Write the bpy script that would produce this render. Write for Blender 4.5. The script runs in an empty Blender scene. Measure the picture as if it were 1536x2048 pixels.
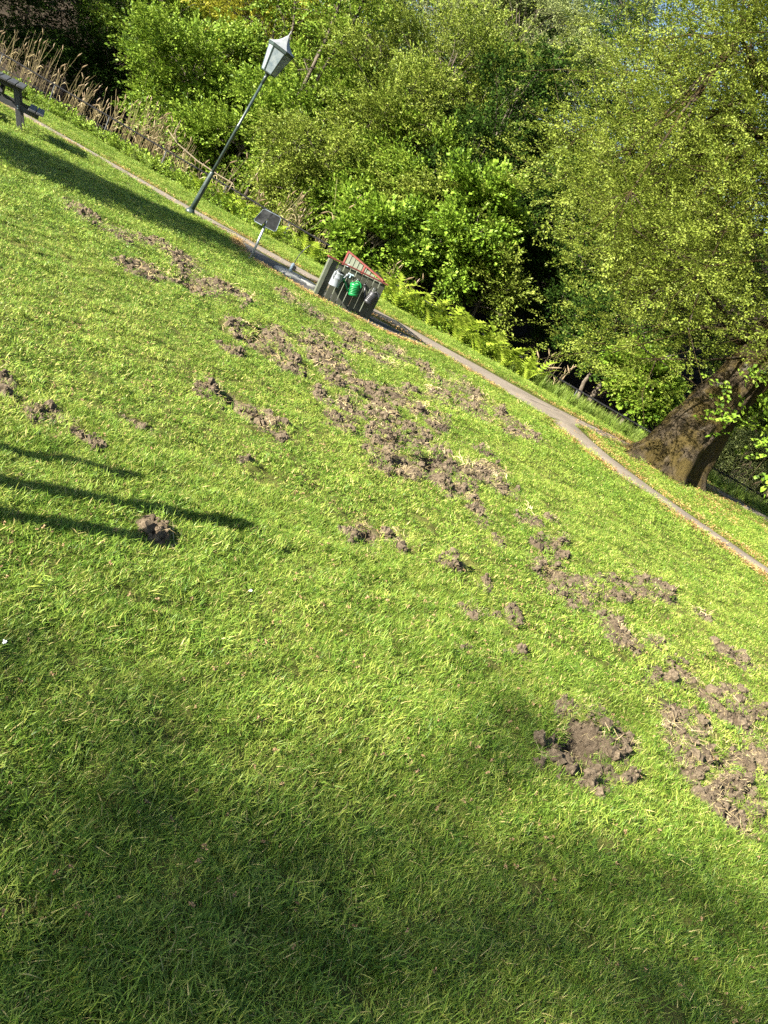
import bpy, math
import numpy as np
from mathutils import Vector, Matrix

sc = bpy.context.scene
col = sc.collection
R = math.radians
# ------------------------------------------------------------------ camera
CAM_H, FPX, ROLL, HZ = 1.6, 1650.0, R(27.8), 510.0
TH = math.atan(HZ / FPX)
_X = Vector((1, 0, 0)); _D = Vector((0, -math.sin(TH), -math.cos(TH))); _F = Vector((0, math.cos(TH), -math.sin(TH)))
_eu = _X * math.cos(ROLL) - _D * math.sin(ROLL)
_ev = _X * math.sin(ROLL) + _D * math.cos(ROLL)
cam = bpy.data.cameras.new('camera')
cam.sensor_fit = 'VERTICAL'; cam.sensor_height = 36.0; cam.lens = FPX / 2048 * 36
cam.clip_start = 0.05; cam.clip_end = 2000
cam_ob = bpy.data.objects.new('camera', cam); col.objects.link(cam_ob)
cam_ob.matrix_world = Matrix(((_eu.x, -_ev.x, -_F.x, 0), (_eu.y, -_ev.y, -_F.y, 0), (_eu.z, -_ev.z, -_F.z, CAM_H), (0, 0, 0, 1)))
sc.camera = cam_ob
# ------------------------------------------------------------------ sky, sun, exposure
SUN_EL, SUN_AZ = R(26.0), R(48.0)          # light travels towards +x,+y (48 deg right of straight ahead)
w = bpy.data.worlds.new('World'); sc.world = w; w.use_nodes = True
nt = w.node_tree; bg = nt.nodes['Background']
sky = nt.nodes.new('ShaderNodeTexSky'); sky.sky_type = 'NISHITA'; sky.sun_disc = False
sky.sun_elevation = SUN_EL; sky.sun_rotation = SUN_AZ + math.pi; sky.air_density = 1.0; sky.dust_density = 0.6
nt.links.new(sky.outputs[0], bg.inputs[0]); bg.inputs[1].default_value = 0.05
sun = bpy.data.lights.new('sun', 'SUN'); sun.energy = 5.0; sun.angle = R(0.55); sun.color = (1.0, 0.94, 0.83)
sun_ob = bpy.data.objects.new('sun', sun); col.objects.link(sun_ob)
LDIR = Vector((math.sin(SUN_AZ) * math.cos(SUN_EL), math.cos(SUN_AZ) * math.cos(SUN_EL), -math.sin(SUN_EL)))
sun_ob.rotation_euler = LDIR.to_track_quat('-Z', 'Y').to_euler()
sun_ob.location = (-20, -18, 20)
sc.view_settings.view_transform = 'Standard'; sc.view_settings.look = 'None'
sc.view_settings.exposure = 2.25; sc.view_settings.gamma = 1.0
sc.cycles.use_denoising = False
sc.cycles.use_adaptive_sampling = True; sc.cycles.adaptive_threshold = 0.015
sc.cycles.max_bounces = 4; sc.cycles.diffuse_bounces = 2; sc.cycles.transmission_bounces = 4; sc.cycles.transparent_max_bounces = 8
sc.cycles.sample_clamp_indirect = 6.0

# ------------------------------------------------------------------ helpers
rng = np.random.default_rng(7)
def ray(px, py):
    d = _F * FPX + _eu * (px - 768) + _ev * (py - 1024)
    return d
def gp(px, py, z=0.0):
    d = ray(px, py); t = (z - CAM_H) / d.z
    return np.array((d.x * t, d.y * t))
def aty(px, py, Y):
    d = ray(px, py); t = Y / d.y
    return Vector((d.x * t, Y, CAM_H + d.z * t))
UD = np.array((0.963, -0.268)); VD = np.array((0.268, 0.963))   # along / across the path
def uv2(u, v): return UD * u + VD * v
def touv(x, y): return x * UD[0] + y * UD[1], x * VD[0] + y * VD[1]
def sstep(a, b, x):
    t = np.clip((x - a) / (b - a), 0, 1); return t * t * (3 - 2 * t)
def hsh(ix, iy, s):
    n = (ix * 374761393 + iy * 668265263 + s * 1442695041) & 0xffffffff
    n = ((n ^ (n >> 13)) * 1274126177) & 0xffffffff
    n = ((n ^ (n >> 15)) * 2246822519) & 0xffffffff
    return ((n ^ (n >> 16)) & 0xffffff) / float(0xffffff)
def noise(x, y, s=0):
    x = np.asarray(x, float); y = np.asarray(y, float)
    ix = np.floor(x).astype(np.int64); iy = np.floor(y).astype(np.int64)
    fx = x - ix; fy = y - iy; fx = fx * fx * (3 - 2 * fx); fy = fy * fy * (3 - 2 * fy)
    a = hsh(ix, iy, s); b = hsh(ix + 1, iy, s); c = hsh(ix, iy + 1, s); d = hsh(ix + 1, iy + 1, s)
    return (a * (1 - fx) + b * fx) * (1 - fy) + (c * (1 - fx) + d * fx) * fy
def fbm(x, y, s=0, o=4):
    r = 0; a = .5; t = 0
    for i in range(o):
        r = r + a * noise(x, y, s + i * 17); t += a; x = x * 2.03 + 5.3; y = y * 2.03 + 1.7; a *= .5
    return r / t

def tag(o, label=None, cat=None, group=None, kind=None):
    if label: o['label'] = label
    if cat: o['category'] = cat
    if group: o['group'] = group
    if kind: o['kind'] = kind
    return o
def empty(name, loc=(0, 0, 0), rot=(0, 0, 0)):
    o = bpy.data.objects.new(name, None); col.objects.link(o)
    o.location = loc; o.rotation_euler = rot; o.empty_display_size = .1
    return o
def np_mesh(name, V, faces, smooth=False, mat=None):
    """faces: list of (M,k) int arrays"""
    me = bpy.data.meshes.new(name)
    V = np.asarray(V, np.float32)
    me.vertices.add(len(V)); me.vertices.foreach_set('co', V.ravel())
    if not isinstance(faces, (list, tuple)): faces = [faces]
    faces = [np.asarray(f, np.int32) for f in faces if len(f)]
    if faces:
        loops = np.concatenate([f.ravel() for f in faces])
        tot = np.concatenate([np.full(len(f), f.shape[1], np.int32) for f in faces])
        start = np.concatenate(([0], np.cumsum(tot)[:-1])).astype(np.int32)
        me.loops.add(len(loops)); me.loops.foreach_set('vertex_index', loops)
        me.polygons.add(len(tot)); me.polygons.foreach_set('loop_start', start); me.polygons.foreach_set('loop_total', tot)
        me.polygons.foreach_set('use_smooth', np.full(len(tot), smooth))
    me.update(calc_edges=True)
    if mat: me.materials.append(mat)
    return me
def link(name, me, parent=None, loc=None, rot=None):
    o = bpy.data.objects.new(name, me); col.objects.link(o)
    if parent is not None: o.parent = parent
    if loc is not None: o.location = loc
    if rot is not None: o.rotation_euler = rot
    return o
class MB:
    """collects shapes into one mesh"""
    def __init__(s): s.V = []; s.Q = []; s.T = []; s.n = 0; s.N = []
    def add(s, V, Q=None, T=None, N=None):
        V = np.asarray(V, float)
        if Q is not None and len(Q): s.Q.append(np.asarray(Q) + s.n)
        if T is not None and len(T): s.T.append(np.asarray(T) + s.n)
        if N is not None:
            for f in N: s.N.append([i + s.n for i in f])
        s.V.append(V); s.n += len(V); return s
    def box(s, c, h, M=None, bev=0.0):
        x, y, z = h; b = min(bev, .45 * min(h)) if bev else 0
        if b:
            P = []
            for sz, k in ((-1, b), (-1, 0), (1, 0), (1, b)):
                zz = sz * (z if k else z - b); xx = x - k; yy = y - k
                c8 = [(-xx + b, -yy), (xx - b, -yy), (xx, -yy + b), (xx, yy - b), (xx - b, yy), (-xx + b, yy), (-xx, yy - b), (-xx, -yy + b)]
                P += [(p, q, zz) for p, q in c8]
            V = np.array(P); Q = []
            for r in range(3):
                for i in range(8): j = (i + 1) % 8; Q.append((r * 8 + i, r * 8 + j, r * 8 + 8 + j, r * 8 + 8 + i))
            N = [list(range(7, -1, -1)), list(range(24, 32))]
        else:
            V = np.array([(i * x, j * y, k * z) for k in (-1, 1) for j in (-1, 1) for i in (-1, 1)])
            Q = [(0, 2, 3, 1), (4, 5, 7, 6), (0, 1, 5, 4), (2, 6, 7, 3), (0, 4, 6, 2), (1, 3, 7, 5)]; N = None
        if M is not None: V = V @ np.array(M.to_3x3()).T
        return s.add(V + np.array(c), Q, None, N)
    def bar(s, p, q, w, t, up=(0, 0, 1), bev=0.0):
        p = Vector(p); q = Vector(q); d = (q - p); L = d.length; d.normalize()
        u = Vector(up); sd = d.cross(u)
        if sd.length < 1e-4: sd = d.cross(Vector((1, 0, 0)))
        sd.normalize(); u2 = sd.cross(d)
        M = Matrix((sd, d, u2)).transposed()
        return s.box((p + q) / 2, (w / 2, L / 2, t / 2), M, bev)
    def tube(s, P, rad, n=8, cap=True):
        P = [Vector(p) for p in P]; k = len(P)
        if np.isscalar(rad): rad = [rad] * k
        V = []; prev = None
        for i in range(k):
            d = (P[min(i + 1, k - 1)] - P[max(i - 1, 0)])
            if d.length < 1e-9: d = Vector((0, 0, 1))
            d.normalize()
            a = prev if prev is not None else (Vector((0, 0, 1)) if abs(d.z) < .9 else Vector((1, 0, 0)))
            a = a - d * a.dot(d)
            if a.length < 1e-6: a = d.orthogonal()
            a.normalize(); b = d.cross(a); prev = a
            for j in range(n):
                t = 2 * math.pi * j / n
                V.append(P[i] + (a * math.cos(t) + b * math.sin(t)) * rad[i])
        Q = [(i * n + j, i * n + (j + 1) % n, (i + 1) * n + (j + 1) % n, (i + 1) * n + j) for i in range(k - 1) for j in range(n)]
        N = [list(range(n - 1, -1, -1)), list(range((k - 1) * n, k * n))] if cap else None
        return s.add([tuple(v) for v in V], Q, None, N)
    def lathe(s, prof, n=24, c=(0, 0, 0), cap=True):
        V = [(c[0] + r * math.cos(2 * math.pi * j / n), c[1] + r * math.sin(2 * math.pi * j / n), c[2] + z) for r, z in prof for j in range(n)]
        k = len(prof)
        Q = [(i * n + j, i * n + (j + 1) % n, (i + 1) * n + (j + 1) % n, (i + 1) * n + j) for i in range(k - 1) for j in range(n)]
        N = [list(range(n - 1, -1, -1)), list(range((k - 1) * n, k * n))] if cap else None
        return s.add(V, Q, None, N)
    def prism(s, poly, z0, z1, M=None, c=(0, 0, 0)):
        k = len(poly)
        V = np.array([(x, y, z0) for x, y in poly] + [(x, y, z1) for x, y in poly])
        if M is not None: V = V @ np.array(M.to_3x3()).T
        Q = [(i, (i + 1) % k, k + (i + 1) % k, k + i) for i in range(k)]
        return s.add(V + np.array(c), Q, None, [list(range(k - 1, -1, -1)), list(range(k, 2 * k))])
    def mesh(s, name, mat=None, smooth=False):
        V = np.concatenate(s.V) if s.V else np.zeros((0, 3))
        if s.N:
            me = bpy.data.meshes.new(name)
            F = [tuple(int(i) for i in f) for q in s.Q + s.T for f in q] + [tuple(f) for f in s.N]
            me.from_pydata([tuple(v) for v in V], [], F); me.update()
            me.polygons.foreach_set('use_smooth', [smooth and len(f) == 4 for f in F])
            if mat: me.materials.append(mat)
            return me
        f = []
        if s.Q: f.append(np.concatenate(s.Q))
        if s.T: f.append(np.concatenate(s.T))
        return np_mesh(name, V, f, smooth, mat)
    def build(s, name, mat, parent=None, smooth=False, loc=None, rot=None):
        return link(name, s.mesh(name, mat, smooth), parent, loc, rot)

# ------------------------------------------------------------------ materials
class Mat:
    def __init__(s, name):
        s.m = bpy.data.materials.new(name); s.m.use_nodes = True; s.t = s.m.node_tree
        s.b = s.t.nodes['Principled BSDF']; s.out = s.t.nodes['Material Output']
    def n(s, typ, **kw):
        nd = s.t.nodes.new(typ)
        for k, v in kw.items():
            if k.startswith('i_'):
                nd.inputs[k[2:]].default_value = v
            else: setattr(nd, k, v)
        return nd
    def l(s, a, b): s.t.links.new(a, b)
    def pos(s, obj=False):
        return s.n('ShaderNodeTexCoord').outputs['Object'] if obj else s.n('ShaderNodeNewGeometry').outputs['Position']
    def noise(s, vec, scale, detail=4, rough=.55, dist=0):
        nd = s.n('ShaderNodeTexNoise'); nd.inputs['Scale'].default_value = scale; nd.inputs['Detail'].default_value = detail
        nd.inputs['Roughness'].default_value = rough; nd.inputs['Distortion'].default_value = dist
        s.l(vec, nd.inputs['Vector']); return nd.outputs['Fac']
    def ramp(s, fac, stops):
        r = s.n('ShaderNodeValToRGB'); e = r.color_ramp.elements
        while len(e) < len(stops): e.new(.5)
        for el, (p, c) in zip(e, stops):
            el.position = p; el.color = (c, c, c, 1) if np.isscalar(c) else (*c, 1)
        s.l(fac, r.inputs[0]); return r.outputs[0]
    def mix(s, f, a, b, mode='MIX'):
        m = s.n('ShaderNodeMix'); m.data_type = 'RGBA'; m.blend_type = mode
        for sock, v in ((m.inputs[0], f), (m.inputs[6], a), (m.inputs[7], b)):
            if isinstance(v, bpy.types.NodeSocket): s.l(v, sock)
            elif np.isscalar(v): sock.default_value = v
            else: sock.default_value = (*v, 1)
        return m.outputs[2]
    def math(s, op, a, b=None):
        m = s.n('ShaderNodeMath'); m.operation = op
        for sock, v in ((m.inputs[0], a), (m.inputs[1], b)):
            if v is None: continue
            if isinstance(v, bpy.types.NodeSocket): s.l(v, sock)
            else: sock.default_value = v
        return m.outputs[0]
    def bump(s, h, strength=.4, dist=.01):
        b = s.n('ShaderNodeBump'); b.inputs['Strength'].default_value = strength; b.inputs['Distance'].default_value = dist
        s.l(h, b.inputs['Height']); s.l(b.outputs[0], s.b.inputs['Normal']); return s
    def attr(s, name):
        a = s.n('ShaderNodeAttribute'); a.attribute_name = name; return a.outputs['Fac']
    def color(s, c):
        if isinstance(c, bpy.types.NodeSocket): s.l(c, s.b.inputs['Base Color'])
        else: s.b.inputs['Base Color'].default_value = (*c, 1)
        return s
    def set(s, **kw):
        for k, v in kw.items():
            s.b.inputs[{'rough': 'Roughness', 'metal': 'Metallic', 'spec': 'Specular IOR Level', 'coat': 'Coat Weight'}.get(k, k)].default_value = v
        return s

def simple(name, c, rough=.6, metal=0., var=.25, scale=20, bump=.15, spec=.5, bd=.003):
    m = Mat(name); p = m.pos(True); f = m.noise(p, scale, 5)
    dark = tuple(v * (1 - var) for v in c); lite = tuple(min(1, v * (1 + var)) for v in c)
    m.color(m.ramp(f, [(.3, dark), (.7, lite)])).set(rough=rough, metal=metal, spec=spec)
    if bump: m.bump(m.noise(p, scale * 3, 4), bump, bd)
    return m.m

def leafmat(name, c1, c2, c3, trans=.35, dry=None, dryf=.0, rough=.5, spec=.2):
    """plant tissue: tint varies by instance, by leaf ('lv') and in broad patches"""
    m = Mat(name); t = m.t
    oi = m.n('ShaderNodeObjectInfo').outputs['Random']
    lv = m.attr('lv'); pn = m.noise(m.pos(), .6, 1)
    f = m.math('ADD', m.math('MULTIPLY', oi, .35), m.math('ADD', m.math('MULTIPLY', lv, .4), m.math('MULTIPLY', pn, .35)))
    c = m.ramp(f, [(.26, c1), (.52, c2), (.80, c3)])
    if dry is not None:
        c = m.mix(m.ramp(lv, [(1 - dryf - .02, 0.), (1 - dryf, 1.)]), c, dry)
    m.color(c).set(rough=rough, spec=spec)
    tr = m.n('ShaderNodeBsdfTranslucent'); m.l(m.mix(.0, c, c), tr.inputs[0])
    mx = m.n('ShaderNodeMixShader'); mx.inputs[0].default_value = trans
    m.l(m.b.outputs[0], mx.inputs[1]); m.l(tr.outputs[0], mx.inputs[2]); m.l(mx.outputs[0], m.out.inputs[0])
    return m.m

# ------------------------------------------------------------------ scattering (geometry nodes: grass, leaves, clods)
def proto(name, V, faces, mat, lv=None):
    me = np_mesh(name, V, faces, False, mat)
    if lv is not None:
        a = me.attributes.new('lv', 'FLOAT', 'POINT'); a.data.foreach_set('value', np.asarray(lv, np.float32))
    return bpy.data.objects.new(name, me)
_groups = {}
def scatter_group(protos):
    key = tuple(p.name for p in protos)
    if key in _groups: return _groups[key]
    g = bpy.data.node_groups.new('scatter', 'GeometryNodeTree'); _groups[key] = g
    g.interface.new_socket('Geometry', in_out='INPUT', socket_type='NodeSocketGeometry')
    g.interface.new_socket('Geometry', in_out='OUTPUT', socket_type='NodeSocketGeometry')
    N = g.nodes; L = g.links
    gi = N.new('NodeGroupInput'); go = N.new('NodeGroupOutput')
    iop = N.new('GeometryNodeInstanceOnPoints'); j = N.new('GeometryNodeJoinGeometry')
    for p in protos:
        oi = N.new('GeometryNodeObjectInfo'); oi.inputs['Object'].default_value = p
        gti = N.new('GeometryNodeGeometryToInstance')
        L.new(oi.outputs['Geometry'], gti.inputs[0]); L.new(gti.outputs[0], j.inputs[0])
    def na(name, dt):
        a = N.new('GeometryNodeInputNamedAttribute'); a.data_type = dt; a.inputs['Name'].default_value = name
        return a.outputs[0]
    e2r = N.new('FunctionNodeEulerToRotation')
    L.new(na('rot', 'FLOAT_VECTOR'), e2r.inputs[0])
    L.new(gi.outputs[0], iop.inputs['Points']); L.new(j.outputs[0], iop.inputs['Instance'])
    iop.inputs['Pick Instance'].default_value = True
    L.new(na('idx', 'INT'), iop.inputs['Instance Index'])
    L.new(e2r.outputs[0], iop.inputs['Rotation']); L.new(na('scl', 'FLOAT_VECTOR'), iop.inputs['Scale'])
    L.new(iop.outputs[0], go.inputs[0])
    return g
def scatter(name, P, rot, scl, protos, parent=None, seed=0):
    P = np.asarray(P, np.float32); n = len(P)
    me = bpy.data.meshes.new(name); me.vertices.add(n); me.vertices.foreach_set('co', P.ravel())
    a = me.attributes.new('rot', 'FLOAT_VECTOR', 'POINT'); a.data.foreach_set('vector', np.asarray(rot, np.float32).ravel())
    scl = np.asarray(scl, np.float32)
    if scl.ndim == 1: scl = np.repeat(scl[:, None], 3, 1)
    a = me.attributes.new('scl', 'FLOAT_VECTOR', 'POINT'); a.data.foreach_set('vector', scl.ravel())
    r = np.random.default_rng(seed + 99)
    a = me.attributes.new('idx', 'INT', 'POINT'); a.data.foreach_set('value', r.integers(0, len(protos), n).astype(np.int32))
    o = link(name, me, parent)
    md = o.modifiers.new('scatter', 'NODES'); md.node_group = scatter_group(protos)
    return o
SOIL = [(-5.14,10.44,.33,-.25,.18,-.41),(-4.49,10.23,.21,-.13,.14,-.36),(-4.11,10.93,.33,.03,.11,-.32),(-3.50,8.83,.16,.12,.13,-.33),
(-3.56,10.10,.22,-.21,.14,-.46),(-3.15,9.49,.16,.05,.17,-.52),(-3.15,10.31,.12,-.03,.10,-.36),(-2.88,10.33,.15,-.03,.07,-.28),
(-2.62,9.81,.01,.10,.04,-.13),(-2.79,12.52,.18,-.15,.09,-.46),(-2.33,12.35,.17,-.05,.07,-.40),(-2.19,8.40,.15,-.09,.08,-.35),
(-2.00,8.98,.14,.13,.12,-.49),(-1.92,8.14,.16,-.03,.05,-.23),(-1.90,7.34,.12,-.02,.02,-.11),(-1.83,10.33,.13,-.03,.08,-.49),
(-1.51,10.03,.13,-.03,.05,-.34),(-1.49,8.05,.18,-.03,.06,-.35),(-1.36,9.26,.22,.06,.07,-.49),(-1.74,9.88,.10,.10,.07,-.37),
(-1.76,8.64,.11,-.02,.04,-.23),(-1.70,12.25,.21,-.18,.06,-.50),(-1.42,12.48,.07,.08,.04,-.29),(-1.40,11.11,.14,.05,.05,-.37),
(-1.05,11.29,.13,-.03,.03,-.38),(-.96,12.64,.19,-.06,.03,-.48),(-.48,12.75,.14,-.23,.00,-.42),(-.19,12.10,.18,-.05,.01,-.55),
(-.03,10.86,.16,.15,.01,-.40),(.29,12.86,.25,-.46,-.03,-.54),(.43,11.30,.19,-.31,-.03,-.42),(.81,12.54,.08,.27,.00,-.36),
(.96,11.92,.20,-.20,-.04,-.42),(1.06,11.02,.14,.12,-.02,-.23),(1.39,11.65,.14,.12,-.03,-.30),(-.98,7.42,.09,-.08,.02,-.21),
(-1.07,8.37,.08,.07,.03,-.19),(-.79,8.70,.17,.14,.05,-.46),(-.52,9.31,.13,.11,.03,-.40),(-.45,10.01,.06,.21,.04,-.30),(-.57,7.74,.06,.20,.04,-.23),
(-.36,7.82,.10,-.28,-.03,-.32),(-.68,6.88,.11,.07,.03,-.22),(-.25,9.27,.08,-.15,-.01,-.28),(.05,9.10,.12,-.03,-.01,-.41),(-.30,7.04,.13,.08,.02,-.27),
(-.05,7.91,.13,-.20,-.02,-.37),(.21,7.85,.08,.20,.02,-.23),(-.34,6.46,.06,.03,.01,-.10),(-.10,6.38,.13,.07,.01,-.26),(.12,7.08,.10,-.15,-.03,-.34),
(.41,7.44,.14,.30,.01,-.25),(.71,7.93,.15,.32,.01,-.28),(.27,6.60,.10,-.02,-.01,-.19),(.49,6.80,.11,.21,.01,-.23),(.91,7.66,.11,-.02,-.03,-.25),
(.41,6.34,.07,.04,-.00,-.14),(.64,6.36,.07,-.14,-.04,-.20),(.63,8.88,.15,-.03,-.01,-.12),(1.11,6.89,.10,.06,-.02,-.17),(-.74,7.61,.11,-.02,.02,-.20),
(-.53,8.30,.12,-.02,.01,-.24),(-.20,7.57,.08,-.02,.00,-.20),(.08,6.46,.08,.05,.00,-.17),(-1.56,5.85,.07,-.01,.04,-.18),(-1.34,5.73,.09,-.08,.02,-.15),
(-1.10,5.75,.14,-.06,.02,-.17),(-.88,5.56,.04,-.01,.01,-.09),(-.91,4.78,.03,.02,.01,-.06),(-.03,4.52,.06,.10,.03,-.15),(.13,4.73,.06,-.06,-.01,-.08),
(1.40,7.42,.06,.10,-.00,-.08),(.85,5.81,.04,-.04,-.02,-.09),(1.28,6.49,.12,.12,-.02,-.19),(1.46,6.83,.05,.09,-.01,-.11),(1.40,6.35,.05,.08,-.01,-.10),
(1.23,5.79,.09,.04,-.03,-.19),(1.31,5.61,.05,-.01,-.02,-.10),(1.49,5.62,.16,.14,-.04,-.25),(1.87,6.39,.10,.05,-.03,-.11),
(1.88,6.03,.08,.04,-.03,-.10),(2.26,6.73,.18,.09,-.08,-.29),(2.43,6.75,.07,.03,-.04,-.13),(2.78,6.78,.08,-.01,-.04,-.11),(.50,4.77,.06,.01,-.01,-.08),
(.76,4.78,.04,-.01,-.01,-.07),(.72,4.33,.08,.03,-.01,-.12),(.94,4.53,.03,.06,.02,-.11),(.68,3.79,.04,.03,-.00,-.02),(.95,4.05,.07,.05,-.00,-.03),
(1.04,4.05,.04,-.00,-.01,-.03),(1.69,5.37,.04,-.09,-.07,-.17),(1.72,5.11,.10,.04,-.04,-.14),(1.81,5.07,.07,.03,-.03,-.11),
(2.05,5.38,.12,.14,-.02,-.11),(2.12,5.14,.07,.03,-.04,-.11),(1.89,4.73,.05,.05,-.01,-.08),(2.13,4.95,.13,.09,-.03,-.10),(2.23,4.87,.07,.06,-.02,-.08),
(2.50,5.02,.16,.12,-.07,-.20),(2.66,4.99,.11,.08,-.06,-.16),(2.70,6.06,.02,-.05,-.03,-.07),(2.89,6.03,.14,.02,-.06,-.13),
(1.24,3.66,.05,-.01,-.02,-.07),(1.14,3.27,.07,.06,-.01,-.11),(1.37,3.53,.10,-.06,-.10,-.24),(1.19,3.16,.05,.04,-.01,-.07),
(1.32,3.13,.09,.02,-.02,-.05),(1.52,3.35,.03,.01,-.01,-.04),(1.98,4.23,.10,-.01,-.09,-.20),(1.98,3.93,.07,-.06,-.08,-.15),
(1.91,3.72,.07,.02,-.03,-.07),(2.44,4.68,.09,.03,-.05,-.13),(2.18,3.98,.06,.05,-.02,-.07),(2.51,4.37,.18,.15,-.09,-.26),
(2.21,3.83,.10,-.01,-.06,-.12),(2.32,3.76,.11,.09,-.04,-.11),(1.98,3.57,.05,-.00,-.03,-.05),(2.07,3.49,.07,-.02,-.04,-.07),
(2.23,3.51,.05,.04,-.02,-.05),(1.51,3.02,.04,-.00,-.01,-.03),(1.31,2.80,.02,-.00,-.01,-.02),(-2.03,3.99,.10,-.04,.03,-.09),
(-1.95,3.98,.05,-.00,.03,-.06),(-1.76,3.93,.05,.06,.04,-.08),(-1.63,3.98,.05,-.02,.02,-.06),(-1.51,3.93,.07,-.03,.01,-.05),
(-1.46,4.45,.08,-.01,.01,-.04),(-.87,3.33,.06,-.01,.02,-.08),]
HOLES = [(-2.12,8.75,.05,.05,.12,-.47),(-3.15,9.27,.08,-.02,.08,-.26),(-1.35,5.77,.07,-.06,.02,-.13),(-.01,4.54,.04,.06,.02,-.09),(.76,4.26,.03,.01,-.01,-.05),
(1.26,5.70,.04,-.01,-.02,-.11),(2.23,4.84,.07,.06,-.02,-.08),(2.18,3.98,.06,.05,-.02,-.07),(1.28,3.39,.04,.07,.04,-.08),(1.35,3.19,.06,.02,-.01,-.02),
(2.25,3.56,.05,.04,-.02,-.05),(-.67,8.41,.06,.04,.02,-.16),(-.05,6.45,.05,-.01,-.00,-.13),(.17,6.95,.06,-.06,-.01,-.15),(-1.93,3.97,.03,.01,.02,-.05),
(.42,6.46,.04,-.01,-.01,-.13),(-.08,12.17,.09,-.03,.00,-.28),(-1.37,8.20,.07,-.01,.02,-.16),(2.30,3.80,.06,.02,-.03,-.06),]
# ------------------------------------------------------------------ ground sheet
def fence_base(u): return np.interp(u, [-24, -12, -5, -1, 2, 14], [-.07, -.4, -.53, -.65, -.67, -.75])
def inside(x, y, poly):
    c = np.zeros(x.shape, bool); n = len(poly)
    for i in range(n):
        x1, y1 = poly[i]; x2, y2 = poly[(i + 1) % n]
        if y1 == y2: continue
        k = ((y1 > y) != (y2 > y)) & (x < (x2 - x1) * (y - y1) / (y2 - y1) + x1)
        c ^= k
    return c
def terrain(x, y):
    u, v = touv(x, y)
    z = .05 * (fbm(x * .35, y * .35, 3, 3) - .5) * sstep(1.5, 4, np.hypot(x, y)) * (1 - sstep(12, 13.5, v))
    # lip of the lawn in front of the tarmac apron
    z = z + .02 * np.exp(-((v - (12.75 + .06 * (u + 7) ** 2 * .3)) / .45) ** 2) * sstep(-11.5, -9.5, u) * (1 - sstep(-5, -3.8, u))
    fb = fence_base(u)
    z = z + (fb * .25) * sstep(18.4, 20.6, v) + (fb * .75 - .15) * sstep(20.5, 21.8, v)
    z = z - .8 * sstep(21.4, 23.0, v)
    up = np.maximum(0, v - 24.0); up = np.where(up < 3, up * up / 6, up - 1.5)
    z = z + np.minimum(up * .5, 9 + .12 * up) + .5 * (fbm(x * .3, y * .3, 9, 3) - .5) * sstep(23, 27, v)
    return z
def soil_mask(x, y):
    m = np.full(x.shape, -9.0)
    for cx, cy, ax, ay, bx, by in SOIL:
        if ax * by - ay * bx == 0: continue
        rad = 1.9 * (math.hypot(ax, ay) + math.hypot(bx, by))
        k = (np.abs(x - cx) < rad) & (np.abs(y - cy) < rad)
        if not k.any(): continue
        det = ax * by - ay * bx; dx = x[k] - cx; dy = y[k] - cy
        s = (dx * by - dy * bx) / det; t = (ax * dy - ay * dx) / det
        m[k] = np.maximum(m[k], 1.0 - np.sqrt(s * s + t * t))
    k = m > -1
    n1 = fbm(x[k] * 5.5, y[k] * 5.5, 21, 3); n2 = fbm(x[k] * 19, y[k] * 19, 5, 2)
    m[k] = m[k] + .36 + .9 * (n1 - .52) + 1.15 * (n2 - .5)
    return m
def hole_depth(x, y):
    h = np.zeros(x.shape)
    for cx, cy, ax, ay, bx, by in HOLES:
        det = ax * by - ay * bx
        k = (np.abs(x - cx) < .8) & (np.abs(y - cy) < .9)
        if not k.any() or det == 0: continue
        dx = x[k] - cx; dy = y[k] - cy
        s = (dx * by - dy * bx) / det; t = (ax * dy - ay * dx) / det
        h[k] = np.maximum(h[k], np.exp(-(s * s + t * t) * .8))
    return h
def ground_height(x, y):
    z = terrain(x, y); m = soil_mask(x, y)
    k = m > -.2
    xs, ys = x[k], y[k]
    a = sstep(-.15, .35, m[k])
    r1 = fbm(xs * 6.5, ys * 6.5, 31, 3); r2 = 1 - np.abs(2 * fbm(xs * 17, ys * 17, 41, 2) - 1); r3 = fbm(xs * 55, ys * 55, 47, 3)
    z[k] += a * (.004 + .125 * (r1 - .48) + .06 * (r2 - .72) + .065 * (r3 - .5)) - .26 * hole_depth(xs, ys) * sstep(-.2, .2, m[k])
    # fine turf unevenness
    z += (.045 * (fbm(x * 4.3, y * 4.3, 55, 2) - .5) + .035 * (fbm(x * 12, y * 12, 51, 2) - .5)) * (np.hypot(x, y) < 14)
    return z, m

az = np.concatenate((np.linspace(-180, -58, 24)[:-1], np.linspace(-58, -40, 40)[:-1], np.linspace(-40, 40, 620)[:-1], np.linspace(40, 58, 40)[:-1], np.linspace(58, 180, 24)[:-1]))
rad = np.concatenate((np.linspace(.25, .8, 6)[:-1], np.geomspace(.8, 15.5, 860)[:-1], np.geomspace(15.5, 40, 120)[:-1], np.geomspace(40, 420, 30)))
A, RR = np.meshgrid(np.radians(az), rad)
gx, gy = RR * np.sin(A), RR * np.cos(A)
gz, gm = ground_height(gx, gy)
na_, nr_ = len(az), len(rad)
V = np.stack((gx.ravel(), gy.ravel(), gz.ravel()), 1)
ii = np.arange(nr_ * na_).reshape(nr_, na_)
jj = np.roll(ii, -1, 1)
Q = np.stack((ii[:-1], ii[1:], jj[1:], jj[:-1]), -1).reshape(-1, 4)
# close the small disc under the photographer
V = np.concatenate((V, [[0, 0, gz[0].mean()]])); cidx = len(V) - 1
Tc = np.stack((np.full(na_, cidx), ii[0], jj[0]), 1)

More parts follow.
